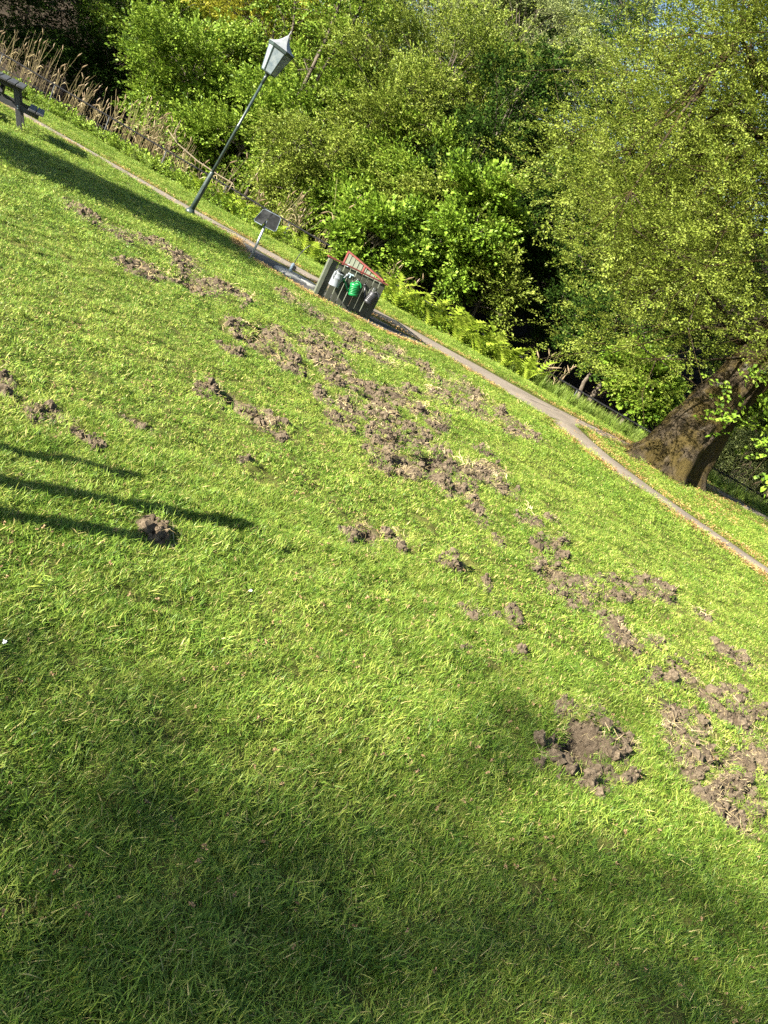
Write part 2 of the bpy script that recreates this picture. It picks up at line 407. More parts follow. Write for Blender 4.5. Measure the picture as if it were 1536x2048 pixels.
m = Mat('lawn_ground'); p = m.pos()
soil = m.attr('soil'); wood = m.attr('wood')
turf = m.ramp(m.noise(p, 120, 6, .8), [(.25, (.022, .026, .008)), (.5, (.06, .07, .014)), (.75, (.15, .135, .045))])
turf = m.mix(m.ramp(m.noise(p, 1.1, 4), [(.42, 0.), (.66, .35)]), turf, (.16, .15, .04))
sn = m.noise(p, 60, 8, .75)
earth = m.ramp(sn, [(.25, (.022, .016, .010)), (.5, (.100, .077, .050)), (.75, (.23, .185, .125))])
earth = m.mix(m.ramp(m.noise(p, 5, 3), [(.35, .5), (.6, 0.)]), earth, (.055, .038, .026))
edge = m.mix(m.ramp(soil, [(.30, 0.), (.52, 1.)]), turf, earth)
litter = m.ramp(m.noise(p, 14, 6, .7), [(.3, (.012, .009, .006)), (.6, (.035, .026, .016)), (.8, (.07, .055, .03))])
m.color(m.mix(wood, edge, litter)).set(rough=.95, spec=.1)
m.bump(m.noise(p, 110, 6, .7), .8, .012)
me = np_mesh('ground', V, [Q, Tc], True, m.m)
u_, v_ = touv(gx, gy)
for nm, val in (('soil', np.append(np.clip(gm.ravel() * .5 + .5, 0, 1), 0)), ('wood', np.append(sstep(20.6, 22.0, v_ + .6 * (fbm(gx, gy, 77, 2) - .5)).ravel(), 0))):
    a = me.attributes.new(nm, 'FLOAT', 'POINT'); a.data.foreach_set('value', val.astype(np.float32))
ground = link('ground', me)
tag(ground, 'sloping park lawn with churned brown soil patches', 'lawn', kind='structure')

# ------------------------------------------------------------------ tarmac paths
def poly_resample(P, n):
    P = np.asarray(P, float); d = np.concatenate(([0], np.cumsum(np.hypot(*np.diff(P, axis=0).T))))
    t = np.linspace(0, d[-1], n); return np.stack((np.interp(t, d, P[:, 0]), np.interp(t, d, P[:, 1])), 1)
def strip(name, near, far, z, mat, n=160, k=5, jig=.05):
    a = poly_resample(near, n); b = poly_resample(far, n)
    a = a + jig * (noise(a[:, 0] * 3, a[:, 1] * 3, 5)[:, None] - .5) * VD; b = b + jig * (noise(b[:, 0] * 3, b[:, 1] * 3, 8)[:, None] - .5) * VD
    t = np.linspace(0, 1, k)[None, :, None]
    P = a[:, None] * (1 - t) + b[:, None] * t
    x, y = P[..., 0], P[..., 1]; zz = terrain(x, y) + z + .012 * np.sin(np.pi * np.linspace(0, 1, k))[None]
    zz[:, 0] -= z + .02; zz[:, -1] -= z + .02
    V = np.stack((x, y, zz), -1).reshape(-1, 3); I = np.arange(n * k).reshape(n, k)
    Q = np.stack((I[:-1, :-1], I[1:, :-1], I[1:, 1:], I[:-1, 1:]), -1).reshape(-1, 4)
    return link(name, np_mesh(name, V, [Q], True, mat))
def tarmac(name, c, var):
    m = Mat(name); p = m.pos()
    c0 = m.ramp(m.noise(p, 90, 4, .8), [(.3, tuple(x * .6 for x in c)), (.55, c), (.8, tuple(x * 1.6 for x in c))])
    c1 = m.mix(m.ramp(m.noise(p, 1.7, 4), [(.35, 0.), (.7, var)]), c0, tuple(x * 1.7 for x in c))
    m.color(c1).set(rough=.9, spec=.3); m.bump(m.noise(p, 160, 3), .5, .006); return m.m
mainnear = [uv2(*q) for q in ((-34, 15.4), (-15, 15.4), (-11.5, 15.1), (-9.5, 15.15), (-8, 15.2), (-5, 15.25), (-4, 14.95), (-2.9, 14.68), (-2.2, 14.5), (-1.83, 15.9), (-1, 17.05), (.5, 17.75), (2, 17.75), (14, 17.75))]
mainfar = [uv2(*q) for q in ((-34, 16.35), (-15, 16.2), (-11.5, 16.15), (-9.5, 16.2), (-8, 16.4), (-5, 16.85), (-4, 17.0), (-2.9, 17.15), (-2.2, 17.4), (-1.83, 17.55), (-1, 18.0), (.5, 18.75), (2, 18.85), (14, 18.85))]
brnear = [(1.75, 14.53), (1.9, 13.95), (2.5, 12.75), (3.2, 11.75), (3.8, 11.12), (4.55, 10.35), (7.6, 7.6), (11, 5)]
brfar = [(2.5, 15.82), (2.75, 14.7), (3.0, 13.85), (3.46, 12.85), (3.95, 12.15), (4.87, 11.02), (8.0, 8.2), (11.5, 5.6)]
apnear = [uv2(*q) for q in ((-9.6, 14.9), (-9.0, 14.1), (-8.2, 13.25), (-7.2, 12.95), (-6.2, 12.95), (-5.3, 13.5), (-4.9, 14.4), (-4.6, 15.1))]
apfar = [uv2(*q) for q in ((-9.5, 15.17), (-9.0, 15.18), (-8.4, 15.22), (-7.6, 15.24), (-6.8, 15.26), (-6.0, 15.28), (-5.2, 15.28), (-4.5, 15.15))]
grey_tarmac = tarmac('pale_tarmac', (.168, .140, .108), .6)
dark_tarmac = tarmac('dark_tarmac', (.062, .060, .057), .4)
tag(strip('path', mainnear, mainfar, .012, grey_tarmac), 'narrow grey tarmac path running past the lamp', 'path', kind='structure')
tag(strip('path', brnear, brfar, .017, grey_tarmac, 90), 'narrow tarmac side path forking towards the big tree', 'path', kind='structure')
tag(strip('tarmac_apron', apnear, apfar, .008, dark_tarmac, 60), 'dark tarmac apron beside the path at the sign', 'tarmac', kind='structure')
POLYS = [mainnear + mainfar[::-1], list(brnear) + list(brfar)[::-1], apnear + apfar[::-1]]
POLYS = [[(float(a), float(b)) for a, b in P] for P in POLYS]
def on_path(x, y):
    k = np.zeros(x.shape, bool)
    for P in POLYS: k |= inside(x, y, P)
    return k

# ------------------------------------------------------------------ grass
def blade_clump(name, n, R_, lmin, lmax, wid, mat, seed, curl=1.0, lean=.5):
    r = np.random.default_rng(seed); V = []; T = []; Qs = []; lv = []
    for i in range(n):
        a = r.uniform(0, 2 * math.pi); d = R_ * math.sqrt(r.uniform()); bx, by = d * math.cos(a), d * math.sin(a)
        L = r.uniform(lmin, lmax); ya = r.uniform(0, 2 * math.pi); wv = wid * r.uniform(.6, 1.25)
        dx, dy = math.cos(ya), math.sin(ya); sx, sy = -dy * wv / 2, dx * wv / 2
        th = r.normal(.45 * lean * 1.6, .3); b0 = len(V); px = pz = 0.0; val = r.uniform()
        ks = 3
        for s in range(ks + 1):
            f = 1 - (s / ks) ** 1.8
            cx, cy = bx + dx * px, by + dy * px
            if s < ks:
                V += [(cx - sx * f, cy - sy * f, pz), (cx + sx * f, cy + sy * f, pz)]; lv += [val, val]
            else:
                V += [(cx, cy, pz)]; lv += [val]
            th += curl * r.uniform(.15, .75); th = min(th, 1.75)
            px += L / ks * math.sin(th); pz += L / ks * math.cos(th)
        Qs += [(b0, b0 + 1, b0 + 3, b0 + 2), (b0 + 2, b0 + 3, b0 + 5, b0 + 4)]; T += [(b0 + 4, b0 + 5, b0 + 6)]
    return proto(name, np.array(V), [np.array(Qs), np.array(T)], mat, lv)
grass_m, farg_m = [leafmat('grass_blade', (.040, .095, .008), (.142, .234, .027), (.285, .325, .058), .16, (.42, .36, .13), dry_, .45) for dry_ in (.05, .03)]
near_p = [blade_clump('grass_tuft_near', 80, .055, .016, .042, .0025, grass_m, 100 + i, .5, .75) for i in range(7)]
mid_p = [blade_clump('grass_tuft_mid', 75, .075, .018, .042, .0040, grass_m, 200 + i, .8, .6) for i in range(5)]
far_p = [blade_clump('grass_tuft_far', 130, .14, .018, .04, .0052, farg_m, 300 + i, .8, .6) for i in range(5)]
def sample_lawn(r0, r1, dens, azl, azr, seed):
    r = np.random.default_rng(seed)
    a0, a1 = R(azl), R(azr); n = int(dens * .5 * (a1 - a0) * (r1 * r1 - r0 * r0))
    rr = np.sqrt(r.uniform(r0 * r0, r1 * r1, n)); aa = r.uniform(a0, a1, n)
    return rr * np.sin(aa), rr * np.cos(aa), r
def grow(name, r0, r1, dens, azl, azr, protos, base, seed, label):
    x, y, r = sample_lawn(r0, r1, dens, azl, azr, seed)
    u, v = touv(x, y)
    k = (v < 20.9 + .5 * (noise(x, y, 3) - .5)) & ~on_path(x, y); x, y = x[k], y[k]
    z, m_ = ground_height(x, y)
    pr = np.where(m_ > -.02, np.where(m_ > .3, .05, .10) + .40 * (fbm(x * 9, y * 9, 61, 2) > .56), np.where(m_ > -.22, .75, 1.0))
    k = r.uniform(size=len(x)) < pr; x, y, z, m_ = x[k], y[k], z[k], m_[k]
    n = len(x); tuft = fbm(x * 4.2, y * 4.2, 81, 2); big = fbm(x * .8, y * .8, 85, 2)
    tuft = sstep(.25, .75, fbm(x * 7.5, y * 7.5, 82, 2)); sc_ = base * (.80 + .40 * tuft + .25 * (big - .5)) * r.uniform(.8, 1.2, n) * np.where(m_ > -.1, .9, 1)
    lx = .8 * (fbm(x * 2.1, y * 2.1, 91, 2) - .5); ly = .8 * (fbm(x * 2.1 + 9, y * 2.1, 95, 2) - .5)
    rot = np.stack((lx + r.normal(0, .18, n), ly + r.normal(0, .18, n), r.uniform(0, 6.28, n)), 1)
    o = scatter(name, np.stack((x, y, z - .004), 1), rot, np.stack((sc_ * 1.05, sc_ * 1.05, sc_ * r.uniform(.75, 1.15, n)), 1), protos, None, seed)
    return tag(o, label, 'grass', kind='stuff')
grow('grass', .7, 4.6, 1000, -50, 52, near_p, 1.0, 1, 'long damp lawn grass in the foreground')
grow('grass', 4.6, 9.5, 420, -46, 46, mid_p, .95, 2, 'short mown lawn grass around the soil patches')
grow('grass', 9.5, 28, 130, -44, 42, far_p, 1.0, 3, 'mown lawn grass along both sides of the path')

# broad weed leaves, dry clover heads and straw in the turf
weed_m = leafmat('weed_leaf', (.06, .125, .012), (.11, .18, .02), (.17, .23, .035), .2)
def rosette(seed, n, L, W, mat):
    r = np.random.default_rng(seed); V = []; Qs = []; lv = []
    for i in range(n):
        a = 6.28 * i / n + r.uniform(-.4, .4); l = L * r.uniform(.6, 1.1); wv = W * r.uniform(.7, 1.2); d = np.array((math.cos(a), math.sin(a))); s = np.array((-d[1], d[0]))
        b0 = len(V)
        for t, f, zz in ((0.02, .15, .004), (.35, .8, .022), (.7, 1.0, .026), (1.0, .12, .012)):
            for q in (-1, 0, 1):
                xy = d * l * t + s * q * wv * f / 2; V.append((xy[0], xy[1], zz * l / .06 - (0 if q else .12 * wv)))
                lv.append(r.uniform(.3, .8) if q else .5)
        for k in range(3):
            for q in range(2): Qs.append((b0 + k * 3 + q, b0 + k * 3 + q + 1, b0 + k * 3 + 4 + q, b0 + k * 3 + 3 + q))
    return proto('weed_rosette', np.array(V), [np.array(Qs)], mat, lv)
weeds = [rosette(500 + i, 3 + i, .055, .03, weed_m) for i in range(4)]
head_m = simple('dry_flower_head', (.30, .19, .095), .9, var=.45, scale=200, bump=0)
def lump(seed, rough_, flat=1.0, name='lump', mat=None, sub=(7, 5)):
    r = np.random.default_rng(seed); nu, nv = sub; V = []; 
    for j in range(1, nv):
        for i in range(nu):
            a = 6.283 * i / nu; b = math.pi * j / nv; k = 1 + r.uniform(-rough_, rough_)
            V.append((k * math.sin(b) * math.cos(a), k * math.sin(b) * math.sin(a), k * flat * math.cos(b)))
    V += [(0, 0, flat), (0, 0, -flat)]; t, bt = len(V) - 2, len(V) - 1; Qs = []; T = []
    for j in range(nv - 2):
        for i in range(nu): Qs.append((j * nu + i, (j + 1) * nu + i, (j + 1) * nu + (i + 1) % nu, j * nu + (i + 1) % nu))
    for i in range(nu): T += [(t, i, (i + 1) % nu), (bt, (nv - 2) * nu + (i + 1) % nu, (nv - 2) * nu + i)]
    return proto(name, np.array(V), [np.array(Qs), np.array(T)], mat)
def wisp(seed):
    r = np.random.default_rng(seed); V = []; T = []
    for i in range(16):
        d = r.normal(size=3); d /= np.linalg.norm(d); d[2] = abs(d[2]) * .8; s_ = np.cross(d, r.normal(size=3)); s_ /= np.linalg.norm(s_); b0 = len(V)
        V += [d * .15, d * r.uniform(.6, 1.3) + s_ * .3, d * r.uniform(.6, 1.3) - s_ * .3]; T.append((b0, b0 + 1, b0 + 2))
    return proto('dry_head', np.array(V), [np.array(T)], head_m)
heads = [wisp(600 + i) for i in range(4)]
def litter_on(name, r0, r1, dens, protos, s0, s1, seed, lift, label, cat, pred=None, az=50, flat=False):
    x, y, r = sample_lawn(r0, r1, dens, -az, az, seed); k = ~on_path(x, y)
    x, y = x[k], y[k]; z, m_ = ground_height(x, y)
    if pred is not None:
        k = pred(x, y, m_, r); x, y, z, m_ = x[k], y[k], z[k], m_[k]
    n = len(x); rot = np.stack((r.normal(0, .35 if flat else 1, n), r.normal(0, .35 if flat else 1, n), r.uniform(0, 6.28, n)), 1)
    return tag(scatter(name, np.stack((x, y, z + lift * r.uniform(.4, 1.2, n)), 1), rot, r.uniform(s0, s1, n), protos, None, seed), label, cat, kind='stuff')
clus = lambda x, y, m_, r: (m_ < -.1) & (r.uniform(size=len(x)) < .15 + 1.2 * np.clip(fbm(x * 2.3, y * 2.3, 71, 3) - .42, 0, 1) * 3)
litter_on('dry_clover_heads', .8, 7, 90, heads, .006, .011, 11, .026, 'small tan withered flower heads scattered in the grass', 'flower heads', clus)
litter_on('weeds', .8, 6, 5, weeds, .35, .75, 12, .008, 'small round weed leaves low in the lawn', 'weeds', lambda x, y, m_, r: (m_ < -.2) & (fbm(x * 1.5, y * 1.5, 73, 2) > .5), flat=True)
white_m = simple('white_petal', (.75, .75, .72), .7, var=.1, bump=0)
daisy = [rosette(540 + i, 9, .012, .005, white_m) for i in range(2)]
litter_on('daisies', 1.1, 4.0, .6, daisy, .5, .8, 13, .035, 'few tiny white daisies in the foreground grass', 'daisies', lambda x, y, m_, r: m_ < -.3, flat=True)

# ------------------------------------------------------------------ churned soil
soil_m = Mat('loose_soil'); p = soil_m.pos()
soil_m.color(soil_m.ramp(soil_m.noise(p, 70, 7, .75), [(.25, (.024, .018, .012)), (.5, (.105, .081, .054)), (.78, (.23, .185, .125))])).set(rough=1, spec=.05)
soil_m.bump(soil_m.noise(p, 220, 5, .7), .9, .006); soil_m = soil_m.m
clods = [lump(700 + i, .38, .75, 'soil_clod', soil_m, (8, 6)) for i in range(5)]
insoil = lambda x, y, m_, r: (m_ > .0) & (hole_depth(x, y) < .35)
litter_on('soil_crumbs', 1.5, 9, 1500, clods, .003, .012, 21, .006, 'loose crumbs of dug-up brown soil', 'soil', insoil)
litter_on('soil_clods', 1.5, 14, 95, clods, .012, .042, 22, .01, 'larger clods of dug-up brown soil', 'soil', insoil)
straw_m = leafmat('straw', (.30, .22, .10), (.42, .33, .16), (.52, .43, .24), .15)
straw_p = [blade_clump('straw_wisp', 14, .07, .03, .085, .0026, straw_m, 800 + i, .5, 2.2) for i in range(4)]
litter_on('dead_turf', 1.5, 7, 650, straw_p, .5, 1.0, 23, .004, 'pale dead grass torn up around the soil patches', 'dead grass', lambda x, y, m_, r: (m_ > -.25) & (r.uniform(size=len(x)) < .6), flat=True)
strawf = [blade_clump('straw_tuft', 18, .11, .03, .075, .007, straw_m, 830 + i, .5, 2.0) for i in range(4)]
litter_on('dead_turf', 7, 14, 130, strawf, .7, 1.2, 24, .004, 'pale dead grass on the farther soil patches', 'dead grass', lambda x, y, m_, r: (m_ > -.2) & (r.uniform(size=len(x)) < .6), flat=True)
# yellowing turf tufts that stick out of the soil
litter_on('torn_tufts', 1.5, 9, 60, near_p, .8, 1.25, 25, -.01, 'torn green grass tufts lying on the soil', 'grass', lambda x, y, m_, r: (m_ > -.05) & (fbm(x * 6, y * 6, 63, 2) > .52))

# ------------------------------------------------------------------ fallen bud scales along the path edges and under the tree
scale_m = leafmat('bud_scale', (.26, .13, .04), (.36, .22, .08), (.44, .32, .14), .2)
sv = np.array([(-1, 0, 0), (0, -.45, .1), (1, 0, .25), (0, .45, .1)])
scales = [proto('bud_scale', np.concatenate([sv * (1, 1, 1) @ np.array(Matrix.Rotation(a, 3, 'Z')).T + (ox, oy, 0) for a, ox, oy in cfg]),
                [np.arange(4 * len(cfg)).reshape(-1, 4)], scale_m, np.repeat(np.linspace(0, 1, len(cfg)), 4))
          for cfg in ([(0, 0, 0), (1.4, 2.2, .6), (2.5, -1.8, 1.4), (.6, .8, -2.2)], [(.5, 0, 0), (2, 1.9, -1.2), (1, -2.1, -.6)])]
r = np.random.default_rng(41); PX = []
def along(P, n, off, spr, t0=0, t1=1):
    Pm = poly_resample(P, 400); i = r.integers(int(400 * t0), int(400 * t1), n)
    q = Pm[i] + VD * (off + np.abs(r.normal(0, spr, n)) * np.sign(off + 1e-6))[:, None] + UD * r.normal(0, .05, n)[:, None]
    d = fbm(q[:, 0] * 1.3, q[:, 1] * 1.3, 15, 2); PX.append(q[r.uniform(size=n) < np.clip((d - .25) * 2.4, .1, 1)])
along(mainnear, 2000, .02, .06, .28, .62); along(mainnear, 1500, -.02, .10, .28, .62); along(mainfar, 2300, -.02, .06, .1, .75); along(mainfar, 1800, .03, .12, .1, .75)
along(brnear, 1500, .02, .10, 0, .75); along(brnear, 2000, -.02, .20, 0, .75); along(brfar, 2400, .02, .28, 0, .75); along(brfar, 700, -.03, .1, 0, .75)
along(apnear, 2600, .02, .11); along(apnear, 900, -.02, .08)
tb = gp(1335, 935)
q = np.stack((r.normal(tb[0] + 1.6, 1.9, 5000), r.normal(tb[1] - 1.6, 1.3, 5000)), 1)
kk = (fbm(q[:, 0] * 1.2, q[:, 1] * 1.2, 18, 3) > .5) & (np.abs(touv(q[:, 0], q[:, 1])[1] - 15.4) < 1.9); PX.append(q[kk])
a = r.uniform(0, 6.28, 1200); rr = .75 + np.abs(r.normal(0, .5, 1200)); PX.append(np.stack((tb[0] + rr * np.cos(a) * 1.1, tb[1] + rr * np.sin(a)), 1))
PX = np.concatenate(PX); zz = terrain(PX[:, 0], PX[:, 1]) + np.where(on_path(PX[:, 0], PX[:, 1]), .028, .034)
n = len(PX)
tag(scatter('fallen_bud_scales', np.column_stack((PX, zz)), np.stack((r.normal(0, .4, n), r.normal(0, .4, n), r.uniform(0, 6.28, n)), 1), r.uniform(.010, .021, n), scales, None, 5),
    'orange-brown fallen bud scales drifted along the path edges', 'fallen scales', kind='stuff')
# ------------------------------------------------------------------ street lamp
green_steel = simple('dark_green_enamel', (.030, .045, .040), .35, var=.35, scale=14, bump=.08)
roof_grey = simple('weathered_lamp_roof', (.20, .215, .22), .45, var=.2, scale=9, bump=.1)
pane_m = Mat('reflection_tinted_pane'); pp = pane_m.pos(True)
pane_m.color(pane_m.ramp(pane_m.noise(pp, 9, 4), [(.3, (.15, .20, .23)), (.7, (.33, .37, .37))])).set(rough=.12, spec=.6)  # bluish-white mottling painted in for reflections on the glass
pane_m.b.inputs['Transmission Weight'].default_value = .25; pane_m = pane_m.m
gb = gp(379, 427); base = Vector((gb[0], gb[1], terrain(np.array(gb[0]), np.array(gb[1])) + .01))
top = aty(583, 62, gb[1] - .1); ax = (top - base); LL = ax.length
lamp = empty('street_lamp', base); lamp.rotation_mode = 'QUATERNION'; lamp.rotation_quaternion = Vector((0, 0, 1)).rotation_difference(ax.normalized())
tag(lamp, 'tall leaning dark green lamp post with a six-sided lantern beside the path', 'street lamp')
s = LL / 4.1
MB().lathe([(.10 * s, -.03), (.10 * s, .05), (.075 * s, .07), (.062 * s, .10)], 24).build('base_collar', green_steel, lamp, True)
MB().lathe([(.056 * s, .08), (.054 * s, .5 * s), (.050 * s, .93 * s), (.046 * s, .955 * s), (.034 * s, .985 * s)], 20).build('lower_post', green_steel, lamp, True)
door = MB().box((0, -.055 * s, .55 * s), (.022 * s, .004, .10 * s), None, .002).build('access_hatch', green_steel, lamp)
MB().lathe([(.033 * s, .97 * s), (.031 * s, 2.0 * s), (.034 * s, 2.01 * s), (.034 * s, 2.05 * s), (.029 * s, 2.06 * s), (.026 * s, 3.0 * s)], 16).build('upper_post', green_steel, lamp, True)
MB().lathe([(.034 * s, 2.98 * s), (.036 * s, 3.12 * s), (.028 * s, 3.14 * s), (.05 * s, 3.18 * s), (.06 * s, 3.20 * s)], 16).build('lantern_socket', green_steel, lamp, True)
z0, z1, r0, r1, rot6 = 3.22 * s, 3.70 * s, .155 * s, .262 * s, R(12)
hexp = lambda rr, z, k: Vector((rr * math.cos(rot6 + k * math.pi / 3), rr * math.sin(rot6 + k * math.pi / 3), z))
MB().lathe([(.05 * s, 3.19 * s), (r0 * 1.03, 3.205 * s), (r0 * 1.03, 3.225 * s), (.05 * s, 3.235 * s)], 6).build('lantern_floor', green_steel, lamp, rot=(0, 0, rot6))
for k in range(6):
    b_ = MB(); b_.bar(hexp(r0, z0, k), hexp(r1, z1, k), .017 * s, .017 * s); b_.build('lantern_bar', green_steel, lamp)
    a0, a1, a2, a3 = hexp(r0 * .975, z0, k), hexp(r0 * .975, z0, k + 1), hexp(r1 * .975, z1, k + 1), hexp(r1 * .975, z1, k)
    nn = (a1 - a0).cross(a3 - a0).normalized() * .004
    q8 = [a0 - nn, a1 - nn, a2 - nn, a3 - nn, a0 + nn, a1 + nn, a2 + nn, a3 + nn]
    MB().add([tuple(v) for v in q8], [(3, 2, 1, 0), (4, 5, 6, 7), (0, 1, 5, 4), (1, 2, 6, 5), (2, 3, 7, 6), (3, 0, 4, 7)]).build('pane', pane_m, lamp)
MB().lathe([(r1 * 1.0, z1 - .03 * s), (r1 * 1.07, z1 - .02 * s), (r1 * 1.09, z1 + .035 * s), (r1 * .9, z1 + .04 * s)], 6).build('lantern_eave', green_steel, lamp, rot=(0, 0, rot6))
roof = MB().lathe([(r1 * 1.12, z1 + .034 * s), (r1 * .82, z1 + .075 * s), (r1 * .55, z1 + .125 * s), (r1 * .32, z1 + .19 * s), (r1 * .16, z1 + .26 * s), (.012 * s, z1 + .30 * s)], 6).build('lantern_roof', roof_grey, lamp, rot=(0, 0, rot6))
MB().lathe([(.013 * s, z1 + .28 * s), (.009 * s, z1 + .33 * s), (.004 * s, LL)], 8).build('finial', roof_grey, roof)

# ------------------------------------------------------------------ two-winged sign on a galvanised post
galv = simple('galvanised_steel', (.36, .39, .40), .42, .6, var=.15, scale=25, bump=.06)
sign_back = simple('dull_grey_sign_back', (.017, .018, .018), .85, 0, var=.45, scale=16, bump=.05, spec=.15)
sign_edge = simple('sign_edge', (.16, .20, .22), .6, var=.1, bump=0)
gb = gp(499.5, 520); sb = Vector((gb[0], gb[1], 0)); st = aty(532, 447, gb[1])
sign = empty('information_sign', sb)
tag(sign, 'small dark open-book-shaped sign seen from behind on a galvanised post', 'sign')
lt = st - sb
MB().tube([(0, 0, -.1), lt], .022, 16).build('post', galv, sign, True)
MB().lathe([(.05, -.01), (.05, .03), (.027, .04)], 16).build('ground_sleeve', galv, sign, True)
hx = lt.z
for sgn in (-1, 1):
    pl = MB(); ww, hh, c_ = .20, .15, .028
    oct_ = [(0, -hh), (sgn * (ww - c_), -hh), (sgn * ww, -hh + c_), (sgn * ww, hh - c_), (sgn * (ww - c_), hh), (0, hh)]
    if sgn < 0: oct_ = oct_[::-1]
    M = Matrix.Rotation(R(18) * sgn, 3, 'Z') @ Matrix.Rotation(R(58), 3, 'X')
    o = pl.prism(oct_, -.004, .004, M).build('sign_wing', sign_back, sign, loc=(lt.x + sgn * .004, lt.y - .01, hx + .075))
    e_ = MB(); pts = [M @ Vector((x, y, 0)) for x, y in (oct_ if sgn > 0 else oct_[::-1])]
    e_.tube(pts[0:6], .006, 6).build('wing_rim', sign_edge, o)
MB().tube([(lt.x, lt.y, hx - .03), (lt.x, lt.y + .01, hx + .05)], .03, 10).build('sign_bracket', galv, sign, True)

# ------------------------------------------------------------------ tap on a concrete disc
conc = simple('pale_concrete', (.22, .22, .20), .9, var=.25, scale=18, bump=.3)
tap_blue = simple('pale_blue_enamel', (.42, .52, .58), .4, var=.1, bump=0)
black_m = simple('black_rubber', (.02, .02, .022), .5, var=.2, bump=.05)
gd = gp(590, 556); zt = float(terrain(np.array(gd[0]), np.array(gd[1])))
well = empty('water_tap', (gd[0], gd[1], zt))
tag(well, 'pale blue water tap with a curved black hose on a round concrete cover', 'water tap')
MB().lathe([(.43, -.05), (.43, .035), (.41, .05), (.0, .055)], 40).build('concrete_cover', conc, well, True)
gx_, gy_ = .32, -.10
MB().lathe([(.20, -.05), (.20, .05), (.185, .062), (.0, .066)], 28, (gx_, gy_, 0)).build('drain_cover', conc, well, True)
gq = gp(578, 548) - gd
MB().lathe([(.035, .04), (.033, .20), (.024, .215), (.0, .22)], 14, (gq[0], gq[1], 0)).build('tap_body', tap_blue, well, True)
MB().box((gq[0] + .05, gq[1] - .012, .14), (.03, .022, .045), None, .008).build('valve', black_m, well)
hp = [Vector((gq[0] + .01, gq[1], .19)) + Vector((.14 * t ** 2.2, 0, .46 * t)) for t in np.linspace(0, 1, 9)]
MB().tube(hp, .008, 8).build('hose', black_m, well, True)

# ------------------------------------------------------------------ board screen with the watering cans
board_m = Mat('olive_board_shaded'); pp = board_m.pos(True)  # front boards: shade is put into this darker green
g_ = board_m.n('ShaderNodeMapping'); g_.inputs['Scale'].default_value = (9, 9, .8); board_m.l(pp, g_.inputs[0])
board_m.color(board_m.ramp(board_m.noise(g_.outputs[0], 6, 6, .6), [(.25, (.035, .037, .025)), (.55, (.055, .058, .040)), (.8, (.08, .083, .06))])).set(rough=.75, spec=.3)
board_m.bump(board_m.noise(g_.outputs[0], 14, 5), .3, .004); board_m = board_m.m
wing_m = simple('green_board_sunlit', (.075, .085, .058), .75, var=.2, scale=12, bump=.1)  # same boards coloured paler, as if sunlit; rear wing and left post
red_m = simple('red_oxide_paint', (.12, .022, .015), .75, var=.3, scale=20, bump=.1)
chrome = simple('chrome', (.55, .56, .57), .22, .9, var=.1, bump=0)
A0 = gp(624.5, 590); B0 = gp(737, 642); top_z = .72
scr = empty('board_screen', (A0[0], A0[1], 0)); dv = B0 - A0; W = float(np.hypot(*dv)); ang = math.atan2(dv[1], dv[0]); scr.rotation_euler = (0, 0, ang)
tag(scr, 'low olive board screen with red capping beside the path where watering cans hang', 'board screen')
# local frame: x along the front, -y to the camera
H0 = -.14
MB().box((.035, .0, (H0 + top_z - .01) / 2), (.035, .045, (top_z - .01 - H0) / 2), None, .004).build('corner_post', wing_m, scr)
MB().box((W - .03, .05, (H0 + top_z - .03) / 2), (.03, .03, (top_z - .03 - H0) / 2), None, .004).build('corner_post', board_m, scr)
nb = 9; bw = (W - .075) / nb
bme = MB().box((0, 0, 0), (bw / 2 - .0085, .011, (top_z - .03 - H0) / 2), None, .003).mesh('board', board_m)
r = np.random.default_rng(3)
for i in range(nb):
    link('board', bme, scr, (.075 + bw * (i + .5), -.012 + .003 * r.normal(), (H0 + top_z - .03) / 2 - .004 * r.uniform()), (0, R(r.normal(0, .15)), R(r.normal(0, .5))))
for z in (.05, .55): MB().box((W / 2 + .02, .022, z), (W / 2 - .06, .018, .03), None, .003).build('back_rail', board_m, scr)
MB().box((W / 2, 0, top_z - .008), (W / 2 + .03, .05, .012), None, .004).build('cap_rail', red_m, scr)
# rear wing, higher at its far left end
inv = Matrix.Rotation(-ang, 3, 'Z')
wl = aty(700, 503, 16.15); wl3 = inv @ Vector((wl.x - A0[0], wl.y - A0[1], 0)); wr3 = Vector((W - .02, .10, 0))
z_l, z_r = wl.z, top_z + .0
nw = 9; d3 = wr3 - wl3; dl = d3.length; du = d3.normalized(); wa = math.atan2(du.y, du.x)
for i in range(nw):
    t = (i + .5) / nw; c_ = wl3 + d3 * t; zt_ = z_l + (z_r - z_l) * t - .03
    MB().box((0, 0, (zt_ + H0) / 2), (dl / nw / 2 - .012, .010, (zt_ - H0) / 2), None, .002).build('board', wing_m, scr, loc=(c_.x, c_.y, 0), rot=(0, 0, wa))
nrm = Vector((du.y, -du.x, 0))
MB().bar(wl3 + Vector((0, 0, z_l - .01)) - du * .03, wr3 + Vector((0, 0, z_r + .012)), .06, .024, bev=.003).build('cap_rail', red_m, scr)
for t in (0.0, .5):
    c_ = wl3 + d3 * t + nrm * .018; zt_ = z_l + (z_r - z_l) * t
    MB().box((0, 0, (zt_ + H0) / 2), (.028, .012, (zt_ - H0) / 2 - .004), None, .003).build('batten', red_m, scr, loc=(c_.x, c_.y, 0), rot=(0, 0, wa))
MB().box((.47, -.03, .60), (.055, .006, .012), None, .003).build('white_bracket', tap_blue, scr)
MB().box((.47, -.028, .565), (.010, .005, .03), None, .002).build('white_bracket', tap_blue, scr)
MB().lathe([(.03, 0), (.03, .05), (.0, .052)], 14).build('round_knob', tap_blue, scr, True, loc=(.40, .12, .70), rot=(R(90), 0, 0))
